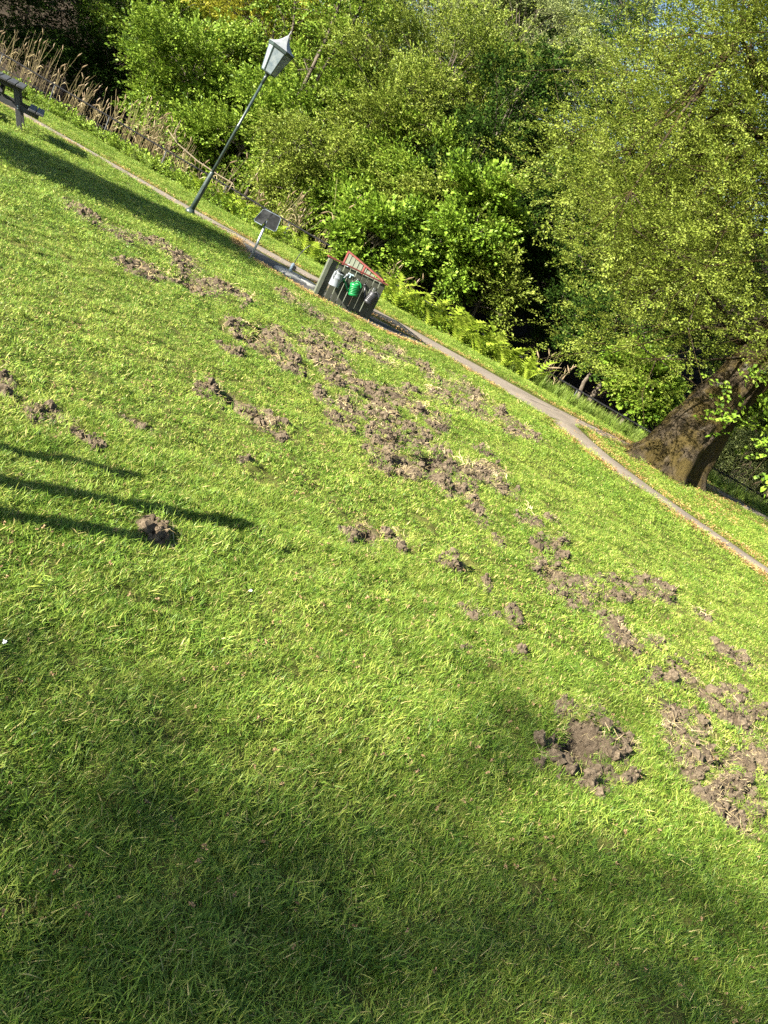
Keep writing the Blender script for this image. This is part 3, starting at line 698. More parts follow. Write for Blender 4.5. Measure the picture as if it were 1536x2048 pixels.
# pixel -> point on the screen's front plane
n3 = Vector((math.sin(ang), -math.cos(ang), 0)); O3 = Vector((A0[0], A0[1], 0))
def on_screen(px, py, off=.03):
    d = ray(px, py); o = Vector((0, 0, CAM_H)); q = O3 + n3 * off
    t = (q - o).dot(n3) / d.dot(n3); pt = o + d * t; l = inv @ (pt - O3); return l
for px, py in ((677, 543), (713, 564), (746, 582)):
    l = on_screen(px, py, .03)
    lk = MB().box((l.x, -.045, l.z), (.022, .02, .032), None, .006).build('coin_lock', chrome, scr)
    MB().tube([(l.x - .016, -.05, l.z + .03), (l.x - .016, -.05, l.z + .055), (l.x + .016, -.05, l.z + .055), (l.x + .016, -.05, l.z + .03)], .005, 8).build('lock_bow', chrome, lk, True)
    MB().box((l.x + .03, -.04, l.z - .012), (.010, .016, .02), None, .004).build('coin_slot', black_m, lk)
    MB().tube([(l.x + .028, -.06, l.z - .03), (l.x + .018, -.07, l.z - .06), (l.x - .01, -.065, l.z - .075)], .004, 6).build('lock_chain', chrome, lk, True)

def watering_can(name, px, py, tilt, mat, ribs, hgt, rad, label, group='watering cans on the board screen', spout_side=-1, yaw=0):
    l = on_screen(px, py, .14)
    wpt = Matrix.Rotation(ang, 3, 'Z') @ Vector((l.x, l.y, l.z)) + O3
    root = empty(name, wpt, (0, 0, 0)); root.rotation_mode = 'XYZ'
    root.matrix_world = Matrix.Translation(wpt) @ Matrix.Rotation(ang, 4, 'Z') @ Matrix.Rotation(R(tilt), 4, 'Y') @ Matrix.Rotation(R(yaw), 4, 'Z')
    tag(root, label, 'watering can', group)
    h = hgt / 2
    if ribs:
        prof = [(rad * .90, -h), (rad * 1.0, -h + .012)]
        for i in range(5):
            z = -h + .03 + i * (hgt - .08) / 5
            prof += [(rad * 1.02, z), (rad * 1.02, z + .018), (rad * .965, z + .024), (rad * .965, z + .03)]
        prof += [(rad, h - .03), (rad * .92, h - .005), (rad * .72, h + .004)]
    else:
        prof = [(rad * 1.0, -h), (rad * 1.03, -h + .005), (rad * 1.03, -h + .012), (rad, -h + .016), (rad * .97, h * .2), (rad * .985, h * .22), (rad * .985, h * .27), (rad * .965, h * .29), (rad * .94, h - .012), (rad * .97, h - .008), (rad * .97, h)]
    prof += [(prof[-1][0] * .96, h - .01), (rad * .8, -h + .03)]
    body = MB().lathe(prof, 32).build('body', mat, root, True)
    lid = MB(); k = 14
    lid.prism([(rad * .9 * math.cos(t), rad * .9 * math.sin(t)) for t in np.linspace(-math.pi / 2, math.pi / 2, k)], h - .006, h + .002, Matrix.Scale(-1, 3, Vector((1, 0, 0))) if spout_side < 0 else None)
    lid.build('half_lid', mat, body)
    sd = spout_side
    MB().tube([(sd * rad * .85, 0, -h * .55), (sd * rad * 1.25, 0, -h * .3), (sd * rad * 1.75, 0, h * .35), (sd * rad * 2.3, 0, h * 1.0)], [.026, .022, .017, .014], 12).build('spout', mat, root, True)
    d_ = Vector((.55, 0, .65)).normalized()
    e_ = Vector((sd * rad * 2.3, 0, h)); d_.x *= sd
    MB().tube([e_ - d_ * .01, e_ + d_ * .012, e_ + d_ * .028, e_ + d_ * .032], [.014, .03, .034, .030], 16).build('rose', mat, root, True)
    hp = [(sd * rad * .2, 0, h + .005)] + [(-sd * (rad * .2 + rad * 1.05 * math.sin(t)), 0, h * .55 + (h * .75) * math.cos(t) + .01) for t in np.linspace(.0, 2.3, 12)] + [(-sd * rad * .96, 0, -h * .05)]
    MB().tube(hp, .0095, 8).build('handle', mat, root, True)
    return root
zinc = simple('zinc_grey', (.20, .22, .235), .45, .2, var=.12, scale=10, bump=.03)
gplastic = simple('green_plastic', (.006, .17, .042), .38, var=.12, scale=8, bump=.03)
bplastic = simple('black_plastic', (.022, .022, .024), .36, var=.2, scale=8, bump=.03)
watering_can('watering_can', 672.5, 559, 0, zinc, False, .235, .092, 'grey zinc watering can hanging at the left end of the board screen', spout_side=1, yaw=35)
watering_can('watering_can', 708, 579, -14, gplastic, True, .215, .088, 'bright green plastic watering can hanging in the middle of the board screen', spout_side=-1, yaw=-25)
watering_can('watering_can', 741, 597, 12, bplastic, True, .215, .088, 'black plastic watering can hanging at the right end of the board screen', spout_side=-1, yaw=-25)

# ------------------------------------------------------------------ railing along the stream
rail_m = simple('black_iron_rail', (.008, .008, .009), .8, spec=.15, var=.3, scale=8, bump=.1)
post_m = simple('grey_iron_post', (.05, .055, .055), .8, var=.3, scale=12, bump=.1)
fence = empty('railing', (*uv2(-8, 21), 0)); fo = uv2(-8, 21)
tag(fence, 'low black two-rail iron railing along the stream bank behind the path', 'railing')
us = np.arange(-28.2, 14, 2.3)
railz = lambda u: float(np.interp(u, [-28, -23.7, -12.3, -5.2, -1, 2.2, 14], [.86, .78, .47, .32, .21, .17, .12]))
top_pts = []; low_pts = []
for i, u in enumerate(us):
    q = uv2(u, 21) - fo; zr = railz(u); zb = float(terrain(*[np.array(t) for t in uv2(u, 21)])) - .12
    MB().tube([(q[0], q[1], zb), (q[0], q[1], zr - .004)], .017, 8).build('post', post_m, fence, True)
    top_pts.append((q[0], q[1], zr)); low_pts.append((q[0], q[1], zr - .36 + .01 * math.sin(i * 2.1)))
MB().tube(top_pts, .022, 8).build('top_rail', rail_m, fence, True)
MB().tube(low_pts, .013, 8).build('lower_rail', rail_m, fence, True)

# ------------------------------------------------------------------ picnic table
tw = Mat('dark_stained_wood'); pp = tw.pos(True); g_ = tw.n('ShaderNodeMapping'); g_.inputs['Scale'].default_value = (6, .7, 6); tw.l(pp, g_.inputs[0])
tw.color(tw.ramp(tw.noise(g_.outputs[0], 7, 6, .6), [(.25, (.018, .018, .018)), (.55, (.040, .040, .040)), (.8, (.075, .073, .07))])).set(rough=.6)
tw.bump(tw.noise(g_.outputs[0], 18, 4), .35, .004); tw = tw.m
lb = gp(41, 262); yaw_t = R(30)
tdir = Vector((math.cos(yaw_t), math.sin(yaw_t), 0))          # across the table, to the right
tc = Vector((lb[0], lb[1], 0)) - tdir * .52 + Vector((-math.sin(yaw_t), math.cos(yaw_t), 0)) * .62
pt = empty('picnic_table', (tc.x, tc.y, float(terrain(np.array(tc.x), np.array(tc.y)))), (0, 0, yaw_t))
tag(pt, 'dark stained wooden picnic table cut off by the left edge of the picture', 'picnic table')
for i in range(5): MB().box((-.30 + i * .15, 0, .735), (.068, .88, .02), None, .006).build('table_plank', tw, pt)
for sx in (-1, 1):
    for k in range(2): MB().box((sx * (.60 + .145 * k), 0, .44), (.066, .88, .02), None, .006).build('bench_plank', tw, pt)
for sy in (-1, 1):
    for sx in (-1, 1): MB().bar((sx * .22, sy * .62, .71), (sx * .52, sy * .62, -.04), .095, .045, (0, 1, 0), .005).build('leg', tw, pt)
    MB().box((0, sy * .575, .375), (.74, .022, .045), None, .005).build('bench_beam', tw, pt)
    MB().box((0, sy * .575, .67), (.34, .022, .040), None, .005).build('top_beam', tw, pt)
    for sx in (-1, 1):
        for dz in (.02, -.02): MB().lathe([(.012, 0), (.012, .01), (.0, .012)], 8).build('bolt', chrome, pt, loc=(sx * .355 - sx * dz * .3, sy * .62 - .024, .375 + dz), rot=(R(90), 0, 0))
MB().bar((0, .55, .42), (0, .05, .70), .045, .07, (1, 0, 0), .004).build('brace', tw, pt)
MB().bar((0, -.55, .42), (0, -.05, .70), .045, .07, (1, 0, 0), .004).build('brace', tw, pt)
# ------------------------------------------------------------------ leaf sprays
def spray(name, n, leaf, L, mat, seed, droop=.15, aspect=.62, spread=1.0):
    r = np.random.default_rng(seed); V = []; T = []; lv = []
    for i in range(n):
        t = (i + .6) / n; sgn = 1 if i % 2 else -1
        bx = np.array((L * t, r.normal(0, .04 * L), -droop * L * t * t + r.normal(0, .06 * L)))
        a = sgn * r.uniform(.5, 1.3) * (1.1 - .6 * t); l = leaf * r.uniform(.65, 1.2)
        d = np.array((math.cos(a), math.sin(a) * spread, r.normal(-.15, .35))); d /= np.linalg.norm(d)
        up = np.array((r.normal(0, .45), r.normal(0, .45), 1.0)); s_ = np.cross(up, d); s_ /= np.linalg.norm(s_); nn = np.cross(d, s_)
        off = bx + d * leaf * .25 + s_ * r.normal(0, .05 * L)
        b0 = len(V); wv = l * aspect / 2; f = r.uniform(.05, .25) * l
        V += [off, off + d * l * .5 + s_ * wv + nn * f, off + d * l, off + d * l * .5 - s_ * wv + nn * f]
        T += [(b0, b0 + 2, b0 + 1), (b0, b0 + 3, b0 + 2)]; lv += [r.uniform()] * 4
    # the twig itself
    b0 = len(V); V += [np.array(q) for q in ((0, -.004, 0), (0, .004, 0), (L * .9, 0, -droop * L * .8))]; T.append((b0, b0 + 1, b0 + 2)); lv += [0.0] * 3
    return proto(name, np.array(V), [np.array(T)], mat, lv)
SP = {
    'maple': leafmat('maple_leaf', (.022, .050, .004), (.13, .215, .018), (.23, .31, .04), .24),
    'bright': leafmat('young_maple_leaf', (.035, .075, .005), (.16, .265, .022), (.25, .34, .045), .28),
    'yellow': leafmat('yellow_green_leaf', (.13, .15, .012), (.26, .27, .022), (.38, .35, .04), .25),
    'willow': leafmat('willow_leaf', (.04, .06, .015), (.19, .23, .07), (.31, .35, .13), .18),
    'dark': leafmat('ivy_and_shade_leaf', (.006, .016, .002), (.018, .042, .005), (.055, .095, .014), .12, rough=.8, spec=.05),  # ivy; on the other trees its near-black stands in for shaded gaps
    'olive': leafmat('hazel_leaf', (.028, .050, .005), (.14, .195, .02), (.24, .28, .05), .24),
    'beech': leafmat('beech_leaf', (.045, .068, .007), (.150, .20, .022), (.235, .275, .048), .28),
    'spruce': leafmat('spruce_needle', (.008, .018, .008), (.016, .032, .013), (.03, .048, .02), .08),
}
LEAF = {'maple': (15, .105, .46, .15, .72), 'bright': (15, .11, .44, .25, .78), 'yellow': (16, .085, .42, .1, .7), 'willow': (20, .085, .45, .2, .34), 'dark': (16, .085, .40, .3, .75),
        'olive': (15, .085, .44, .1, .62), 'beech': (36, .043, .40, .12, .62), 'spruce': (22, .08, .5, .35, .16)}
SPRAYS = {k: [spray(k + '_spray', LEAF[k][0], LEAF[k][1], LEAF[k][2], SP[k], 900 + 10 * i + len(k), LEAF[k][3], LEAF[k][4]) for i in range(4)] for k in SP}
bark_m = Mat('grey_brown_bark'); pp = bark_m.pos(); g_ = bark_m.n('ShaderNodeMapping'); g_.inputs['Scale'].default_value = (1, 1, .25); bark_m.l(pp, g_.inputs[0])
bark_m.color(bark_m.ramp(bark_m.noise(g_.outputs[0], 22, 6, .65), [(.3, (.035, .028, .02)), (.55, (.105, .088, .065)), (.8, (.22, .19, .15))])).set(rough=.95, spec=.1)
bark_m.bump(bark_m.noise(g_.outputs[0], 45, 5), .6, .02); bark_m = bark_m.m

def tree(name, base, H, cc, cr, species, nsp, label, seed, trunk_r=.10, lean=(0, 0), stems=1, cat='tree', group=None, zcut=None, clumpr=.19, twigs=6, nclump=None, squash=1.0, mat=None, sscale=1.0, spec2=None):
    """cc/cr: crown centre and radii in world metres"""
    r = np.random.default_rng(seed); base = Vector(base); cc = np.array(cc, float); cr = np.array(cr, float)
    root = empty(name, base); tag(root, label, cat, group)
    b = np.array(base); nc = nclump or int(16 + 7 * cr.max())
    # clump centres through the crown volume, more towards its skin
    C = []
    while len(C) < nc:
        q = r.normal(size=3); q /= np.linalg.norm(q); k = r.uniform(.25, 1) ** .45 * (.62 + .62 * r.uniform())
        c_ = cc + q * cr * k
        if c_[2] < b[2] + .25: continue
        C.append(c_)
    C = np.array(C)
    mb = MB(); tops = []
    for s_ in range(stems):
        a = 6.28 * s_ / max(1, stems) + .7; off = np.array((math.cos(a), math.sin(a), 0)) * (trunk_r * 1.4 if stems > 1 else 0)
        tp = cc + np.array((lean[0], lean[1], .35 * cr[2])) + (off * cr[0] * 2.5 if stems > 1 else 0)
        P = [b + off + (tp - b - off) * t + np.array((r.normal(0, .06), r.normal(0, .06), 0)) * H * .25 * math.sin(math.pi * t) * .6 for t in np.linspace(0, 1, 7)]
        P[0] = P[0] - np.array((0, 0, .25))
        mb.tube([Vector(q) - base for q in P], [trunk_r * (1.25 if i == 0 else 1 - .82 * i / 6) / (1 if stems == 1 else 1.4) for i in range(7)], 8)
        tops.append(np.array(P))
    for c_ in C:
        P = tops[r.integers(len(tops))]; k = int(np.clip(np.searchsorted(P[:, 2], c_[2] - .5 * cr[2] * r.uniform(.2, .9)), 1, 5)); st = P[k]
        midp = (st + c_) / 2 + np.array((0, 0, .12 * np.linalg.norm(c_ - st))) + r.normal(0, .08, 3) * cr[0] * .4
        rr = trunk_r * r.uniform(.16, .34)
        mb.tube([Vector(q) - base for q in (st, (st + midp) / 2 + r.normal(0, .04, 3), midp, c_)], [rr, rr * .8, rr * .6, rr * .22], 5)
        for q in range(twigs):
            e = c_ + r.normal(size=3) * cr * clumpr * 1.1; m1 = (c_ + e) / 2 + r.normal(0, .05, 3)
            mb.tube([Vector(v) - base for v in (midp * .3 + c_ * .7, m1, e)], [rr * .3, rr * .2, .003], 4, False)
    mb.build('trunk', mat or bark_m, root, True)
    wts = r.uniform(.4, 1.5, nc); wts /= wts.sum(); ci = r.choice(nc, nsp, p=wts)
    q = r.normal(size=(nsp, 3)); ql = np.linalg.norm(q, axis=1, keepdims=True); q = q / ql * np.minimum(ql, 1.9) ** .8
    P = C[ci] + q * cr * clumpr * np.array((1, 1, .72))
    keep = P[:, 2] > b[2] + (zcut if zcut is not None else .12); P = P[keep]; n = len(P)
    out = P - (cc - np.array((0, 0, .3 * cr[2]))); yaw = np.arctan2(out[:, 1], out[:, 0]) + r.normal(0, .9, n)
    el = np.arctan2(out[:, 2], np.hypot(out[:, 0], out[:, 1]))
    rot = np.stack((r.normal(0, .45, n), -.45 * el + r.normal(0, .4, n) - .1, yaw), 1)
    cr_ob = scatter('crown', P - b, rot, r.uniform(.7, 1.25, n) * sscale, SPRAYS[species] if spec2 is None else SPRAYS[species] + SPRAYS[spec2], root, seed)
    cr_ob['kind'] = 'stuff'
    return root
def tz(x, y): return float(terrain(np.array(float(x)), np.array(float(y))))
def ptree(name, px, py, Y, rx, rz, species, nsp, label, seed, **kw):
    nsp = int(nsp * (1.35 if species != 'dark' else .9))
    """a tree whose crown stands around the direction of a picture point at distance Y"""
    c_ = aty(px, py, Y); bx, by = c_.x + kw.pop('bx', 0), Y + kw.pop('by', 0)
    zb = tz(bx, by); H = c_.z + rz - zb
    return tree(name, (bx, by, zb), H, (c_.x, Y, max(c_.z, zb + rz * .45)), (rx, rx * .85, rz), species, nsp, label, seed, **kw)
G1 = 'broadleaved trees on the wooded bank'
ptree('broadleaf_tree', 380, 180, 30.0, 2.7, 2.3, 'maple', 2700, 'sunlit green tree directly left of the lantern', 11, group=G1)
ptree('broadleaf_tree', 480, 310, 28.5, 2.0, 1.7, 'maple', 1900, 'sunlit green tree whose leaves hang behind the lamp post', 12, group=G1)
ptree('broadleaf_tree', 300, 60, 34, 2.8, 2.6, 'maple', 2300, 'green tree up the bank at the upper left beside the dark shade', 13, group=G1)
ptree('broadleaf_tree', 490, 40, 33, 2.6, 2.4, 'yellow', 2300, 'yellow-green tree above and left of the lantern', 14, group=G1)
ptree('broadleaf_tree', 610, 250, 29.5, 2.4, 2.2, 'maple', 2300, 'green tree just right of the lantern with slim trunks above it', 15, group=G1)
ptree('shrub', 600, 400, 26.2, 1.4, 1.2, 'olive', 1300, 'olive-green twiggy shrub behind the dark sign', 16, cat='shrub')
ptree('broadleaf_tree', 720, 110, 32, 2.9, 2.7, 'olive', 2300, 'loose olive-green tree behind the slim pale trunks', 17, group=G1)
ptree('broadleaf_tree', 790, 290, 27.5, 2.6, 2.4, 'olive', 2600, 'broad olive-green tree above the board screen', 18, group=G1, stems=3)
ptree('shrub', 700, 400, 26.2, 1.4, 1.2, 'maple', 1100, 'twiggy green shrub above the dry reeds left of the screen', 19, cat='shrub')
ptree('shrub', 750, 490, 23.8, 1.15, 1.05, 'bright', 1200, 'bright green young maple directly behind the board screen', 20, cat='shrub')
ptree('broadleaf_tree', 860, 440, 26.0, 1.6, 1.5, 'olive', 1700, 'mid-green tree above and right of the board screen', 21, group=G1)
ptree('broadleaf_tree', 890, 160, 31, 2.8, 2.6, 'olive', 2400, 'olive-green tree in the top middle of the wooded bank', 22, group=G1)
ptree('broadleaf_tree', 825, 350, 26.8, 1.5, 1.8, 'maple', 1500, 'loose green tree straight above the board screen', 41, group=G1, stems=2)
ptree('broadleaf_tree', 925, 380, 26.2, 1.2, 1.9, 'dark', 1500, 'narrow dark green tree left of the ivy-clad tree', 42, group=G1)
ptree('shrub', 985, 560, 24.6, .9, .9, 'olive', 700, 'small olive shrub over the stream behind the fern row', 43, cat='shrub')
ptree('willow_tree', 1060, 60, 33.5, 3.0, 2.3, 'willow', 2500, 'pale grey-green willow at the top of the wooded bank', 23)
ptree('ivy_clad_tree', 985, 300, 27, 1.6, 2.9, 'dark', 2600, 'dark ivy-clad tree left of the big yellow-green tree', 24)
ptree('broadleaf_tree', 935, 460, 24.6, 1.3, 1.5, 'bright', 1400, 'bright drooping young tree at the foot of the ivy-clad tree', 25, group=G1)
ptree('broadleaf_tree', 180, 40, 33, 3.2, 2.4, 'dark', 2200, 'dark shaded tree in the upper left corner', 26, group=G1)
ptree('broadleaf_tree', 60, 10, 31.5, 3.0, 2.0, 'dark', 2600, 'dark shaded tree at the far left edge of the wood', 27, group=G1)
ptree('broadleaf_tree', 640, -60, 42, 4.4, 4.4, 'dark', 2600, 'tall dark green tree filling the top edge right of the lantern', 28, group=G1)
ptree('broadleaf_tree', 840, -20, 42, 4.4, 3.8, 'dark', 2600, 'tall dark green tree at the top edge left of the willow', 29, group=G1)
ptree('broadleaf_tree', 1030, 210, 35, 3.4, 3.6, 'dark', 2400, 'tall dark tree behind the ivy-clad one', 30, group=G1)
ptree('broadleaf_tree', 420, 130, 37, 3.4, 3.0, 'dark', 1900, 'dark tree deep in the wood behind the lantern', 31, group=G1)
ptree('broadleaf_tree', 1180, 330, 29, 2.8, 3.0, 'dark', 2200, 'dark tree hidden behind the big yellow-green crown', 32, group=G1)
ptree('broadleaf_tree', 1320, 560, 27, 2.6, 2.6, 'olive', 2000, 'olive-green tree glimpsed behind the big tree trunk', 33, group=G1)
ptree('shrub', 1290, 770, 23.2, .85, .7, 'bright', 900, 'bright green shrub just left of the big tree trunk', 34, cat='shrub')
ptree('shrub', 1120, 590, 26.5, 1.5, 1.3, 'dark', 1300, 'dark shrub hanging over the stream below the big crown', 35, cat='shrub')
ptree('shrub', 1480, 930, 22.6, 1.35, .85, 'willow', 1500, 'pale green shrub behind the railing right of the big tree', 36, cat='shrub')
ptree('shrub', 1560, 840, 25, 1.8, 1.6, 'maple', 1300, 'green shrub at the right edge behind the big tree', 37, cat='shrub')
ptree('spruce_tree', 1232, 40, 46, 1.7, 4.2, 'spruce', 2600, 'dark spruce top against the blue sky', 38, clumpr=.25)
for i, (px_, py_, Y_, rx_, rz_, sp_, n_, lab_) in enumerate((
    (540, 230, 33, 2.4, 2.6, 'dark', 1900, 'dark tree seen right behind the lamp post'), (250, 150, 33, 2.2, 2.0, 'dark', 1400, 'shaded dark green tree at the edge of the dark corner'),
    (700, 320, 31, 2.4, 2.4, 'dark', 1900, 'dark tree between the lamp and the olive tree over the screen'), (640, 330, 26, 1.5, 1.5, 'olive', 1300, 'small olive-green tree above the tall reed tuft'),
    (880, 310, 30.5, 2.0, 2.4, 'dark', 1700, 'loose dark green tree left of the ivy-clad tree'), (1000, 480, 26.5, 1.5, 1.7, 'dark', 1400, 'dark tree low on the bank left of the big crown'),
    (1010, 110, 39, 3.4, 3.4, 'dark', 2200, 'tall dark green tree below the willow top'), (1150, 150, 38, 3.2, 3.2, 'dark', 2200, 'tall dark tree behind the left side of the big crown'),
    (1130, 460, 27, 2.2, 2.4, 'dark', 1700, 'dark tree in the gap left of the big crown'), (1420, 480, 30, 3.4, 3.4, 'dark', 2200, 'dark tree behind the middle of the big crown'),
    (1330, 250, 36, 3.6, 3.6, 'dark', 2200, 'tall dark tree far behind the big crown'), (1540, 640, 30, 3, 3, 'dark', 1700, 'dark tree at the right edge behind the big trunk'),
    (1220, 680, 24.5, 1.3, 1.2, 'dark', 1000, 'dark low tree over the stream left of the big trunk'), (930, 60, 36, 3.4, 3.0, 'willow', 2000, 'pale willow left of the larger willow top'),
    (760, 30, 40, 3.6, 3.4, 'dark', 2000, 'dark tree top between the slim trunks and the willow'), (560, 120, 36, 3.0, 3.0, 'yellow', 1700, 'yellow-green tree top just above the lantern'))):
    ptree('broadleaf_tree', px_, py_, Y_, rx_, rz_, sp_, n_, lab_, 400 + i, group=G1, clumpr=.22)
# slim leaning pale trunks above the lantern
for i, (a0, a1, Y, r0_) in enumerate((((598, 190), (690, -20), 27.6, .062), ((650, 130), (735, -10), 27.8, .055), ((572, 120), (592, -30), 29, .05), ((522, 175), (560, -20), 30, .05))):
    p0, p1 = aty(*a0, Y), aty(*a1, Y); r = np.random.default_rng(60 + i); zb = tz(p0.x - .5, Y); P = []
    root = empty('slim_tree', (p0.x - .5, Y, zb)); ro = Vector((p0.x - .5, Y, zb))
    tag(root, ('slim pale trunk leaning right, lowest of those beside the lantern', 'slim pale trunk leaning right farthest from the lantern', 'slim upright trunk rising just right of the lantern finial', 'slim upright trunk rising left of the lantern')[i], 'tree', 'slim trunks near the lantern')
    mb = MB(); q = [ro - ro, p0 - ro, (p0 * .5 + p1 * .5) - ro + Vector((.08, 0, .05)), p1 - ro, p1 - ro + (p1 - p0) * .6]
    mb.tube(q, [r0_ * 1.3, r0_, r0_ * .8, r0_ * .65, r0_ * .4], 8)
    for k in range(7):
        s_ = q[1].lerp(q[3], .1 + .12 * k); mb.tube([s_, s_ + Vector((r.normal(0, .3), r.normal(0, .2), .3)), s_ + Vector((r.normal(0, .7), r.normal(0, .4), .7))], [r0_ * .35, r0_ * .2, .004], 5)
    mb.build('trunk', bark_m, root, True)
    n = 200; t = r.uniform(.5, 1.5, n)[:, None]; P = np.array(q[1]) * (1 - t) + np.array(q[3]) * t + r.normal(0, .55, (n, 3))
    o = scatter('crown', P, np.stack((r.normal(0, .5, n), r.normal(0, .5, n), r.uniform(0, 6.28, n)), 1), r.uniform(.7, 1.1, n), SPRAYS['maple'], root, 70 + i); o['kind'] = 'stuff'

# ------------------------------------------------------------------ the big old tree on the right
mossy = Mat('mossy_bark'); pp = mossy.pos(); g_ = mossy.n('ShaderNodeMapping'); g_.inputs['Scale'].default_value = (1, 1, .16); mossy.l(pp, g_.inputs[0])
c0 = mossy.ramp(mossy.noise(g_.outputs[0], 11, 7, .7), [(.28, (.018, .014, .009)), (.5, (.065, .050, .031)), (.78, (.15, .12, .08))])
c1 = mossy.mix(mossy.ramp(mossy.noise(pp, 3.2, 5, .65), [(.42, 0.), (.58, .9)]), c0, (.078, .058, .017))
hgt = mossy.n('ShaderNodeSeparateXYZ'); mossy.l(pp, hgt.inputs[0])
lich = mossy.math('MULTIPLY', mossy.ramp(mossy.noise(pp, 5.5, 4, .6), [(.60, 0.), (.68, .8)]), mossy.ramp(mossy.math('MULTIPLY', hgt.outputs['Z'], .4), [(.3, 0.), (.75, .85)]))
mossy.color(mossy.mix(lich, c1, (.20, .19, .16))).set(rough=.95, spec=.1); mossy.bump(mossy.noise(g_.outputs[0], 24, 7, .75), 1.0, .12); mossy = mossy.m
tb = gp(1322, 941); bx, by = tb; zb = tz(bx, by)
big = empty('large_tree', (bx, by, zb)); tag(big, 'huge old tree with mossy buttressed trunk and yellow-green crown on the right', 'tree')
tt = aty(1478, 765, by + .1); axis = Vector((tt.x - bx, .25, tt.z - zb)) / (tt.z - zb)
nz, na2 = 130, 144; HT = 5.6; V = []
for j in range(nz):
    z = -.25 + (HT + .25) * (j / (nz - 1)) ** 1.25; zz_ = max(z, 0); r0_ = .47 + .13 * math.exp(-zz_ / .25) + .10 * math.exp(-zz_ / 1.3) - .03 * zz_
    for i in range(na2):
        t = 2 * math.pi * i / na2
        but = .5 + .5 * math.cos(5 * t + .6 + .35 * math.sin(2 * t)); rr = r0_ * (1 + (.24 * math.exp(-zz_ / .55) + .085) * (but - .5) * 2)
        rr += .12 * (float(fbm(np.array(t * 3.2 + 3), np.array(z * 1.3), 12, 3)) - .5) + .08 * (float(noise(np.array(t * 6), np.array(z * 3.0), 17)) - .5) + .05 * abs(float(fbm(np.array(t * 11 + .6 * math.sin(z * 2.3)), np.array(z * 2.2), 19, 3)) - .5)
        cxy = Vector((axis.x * zz_ * (1 + .01 * zz_), axis.y * zz_, 0)); V.append((cxy.x + rr * math.cos(t), cxy.y + rr * math.sin(t) * .92, z))
I = np.arange(nz * na2).reshape(nz, na2); J = np.roll(I, -1, 1)
link('trunk', np_mesh('trunk', V, [np.stack((I[:-1], J[:-1], J[1:], I[1:]), -1).reshape(-1, 4)], True, mossy), big)
r = np.random.default_rng(5); cc = np.array((.9, .1, 5.6)); cr = np.array((6.0, 5.0, 5.5)); nc = 230; C = []
while len(C) < nc:
    q = r.normal(size=3); q /= np.linalg.norm(q); k = r.uniform(.2, 1) ** .4 * (.78 + .3 * r.uniform()); c_ = cc + q * cr * k
    if c_[2] < 1.2 or (c_[0] > -.6 and c_[2] < 2.1): continue
    if c_[2] < 2.5 and abs(c_[0] - .7) < 1.7 and c_[1] < .6: continue
    C.append(c_)
C = np.array(C); lim = MB(); lo = MB()
forks = [np.array((axis.x * z, axis.y * z, z)) for z in (2.6, 3.1, 3.7, 4.3, 5.0, 5.5)]
mains = []
for k in range(9):
    f = forks[k % 6]; a = 6.28 * k / 9 + .4; e = cc + np.array((math.cos(a) * cr[0] * .6, math.sin(a) * cr[1] * .6, (-.15 + .09 * k) * cr[2])); m1 = (f + e) / 2 + np.array((0, 0, .5))
    P = [f, f * .6 + m1 * .4 + r.normal(0, .08, 3), m1 + r.normal(0, .15, 3), m1 * .4 + e * .6 + r.normal(0, .15, 3), e]
    lim.tube([Vector(q) for q in P], [.24, .17, .12, .08, .03], 8); mains.append(np.array(P))
lim.tube([Vector(forks[-1]), Vector(forks[-1]) + Vector((.2, .2, 1.6)), Vector((cc[0], cc[1], cc[2] + 3.4))], [.34, .22, .05], 10)
allp = np.concatenate(mains)
for c_ in C:
    s_ = allp[np.argmin(np.linalg.norm(allp - c_, axis=1) + r.uniform(0, .8, len(allp)))]; m1 = (s_ + c_) / 2 + np.array((0, 0, .15)) + r.normal(0, .12, 3)
    lim.tube([Vector(q) for q in (s_, m1, c_)], [.035, .022, .008], 5)
    for k in range(7):
        e = c_ + r.normal(size=3) * np.array((.75, .75, .6)); lim.tube([Vector(q) for q in (m1 * .25 + c_ * .75, (c_ + e) / 2 + r.normal(0, .06, 3), e)], [.010, .007, .003], 4, False)
lim.build('limbs', mossy, big, True)
nsp = 26000; wts = r.uniform(.5, 1.4, nc); wts /= wts.sum(); ci = r.choice(nc, nsp, p=wts); q = r.normal(size=(nsp, 3))
P = C[ci] + q * np.array((.72, .72, .50)); P = P[P[:, 2] > 1.0]
P = P[~((P[:, 2] < 2.2) & (np.abs(P[:, 0] - axis.x * P[:, 2]) < 1.1) & (P[:, 1] < .9))]; n = len(P)
out = P - (cc - np.array((0, 0, 1.5))); yaw = np.arctan2(out[:, 1], out[:, 0]) + r.normal(0, .9, n)
o = scatter('crown', P, np.stack((r.normal(0, .4, n), r.normal(-.05, .4, n), yaw), 1), r.uniform(.7, 1.2, n), SPRAYS['beech'], big, 77); o['kind'] = 'stuff'
# low hanging twigs with larger bright leaves right of the trunk
n = 34; a0 = aty(1490, 800, by - 1.6); a1 = aty(1570, 900, by - 1.4); t = r.uniform(size=n)[:, None]
P = (np.array(a0) * (1 - t) + np.array(a1) * t) + r.normal(0, 1, (n, 3)) * (.35, .5, .28) - np.array((bx, by, zb))
o = scatter('low_twigs', P, np.stack((r.normal(0, .5, n), r.normal(.4, .3, n), r.uniform(0, 6.28, n)), 1), r.uniform(.6, 1.0, n), SPRAYS['bright'], big, 78); o['kind'] = 'stuff'

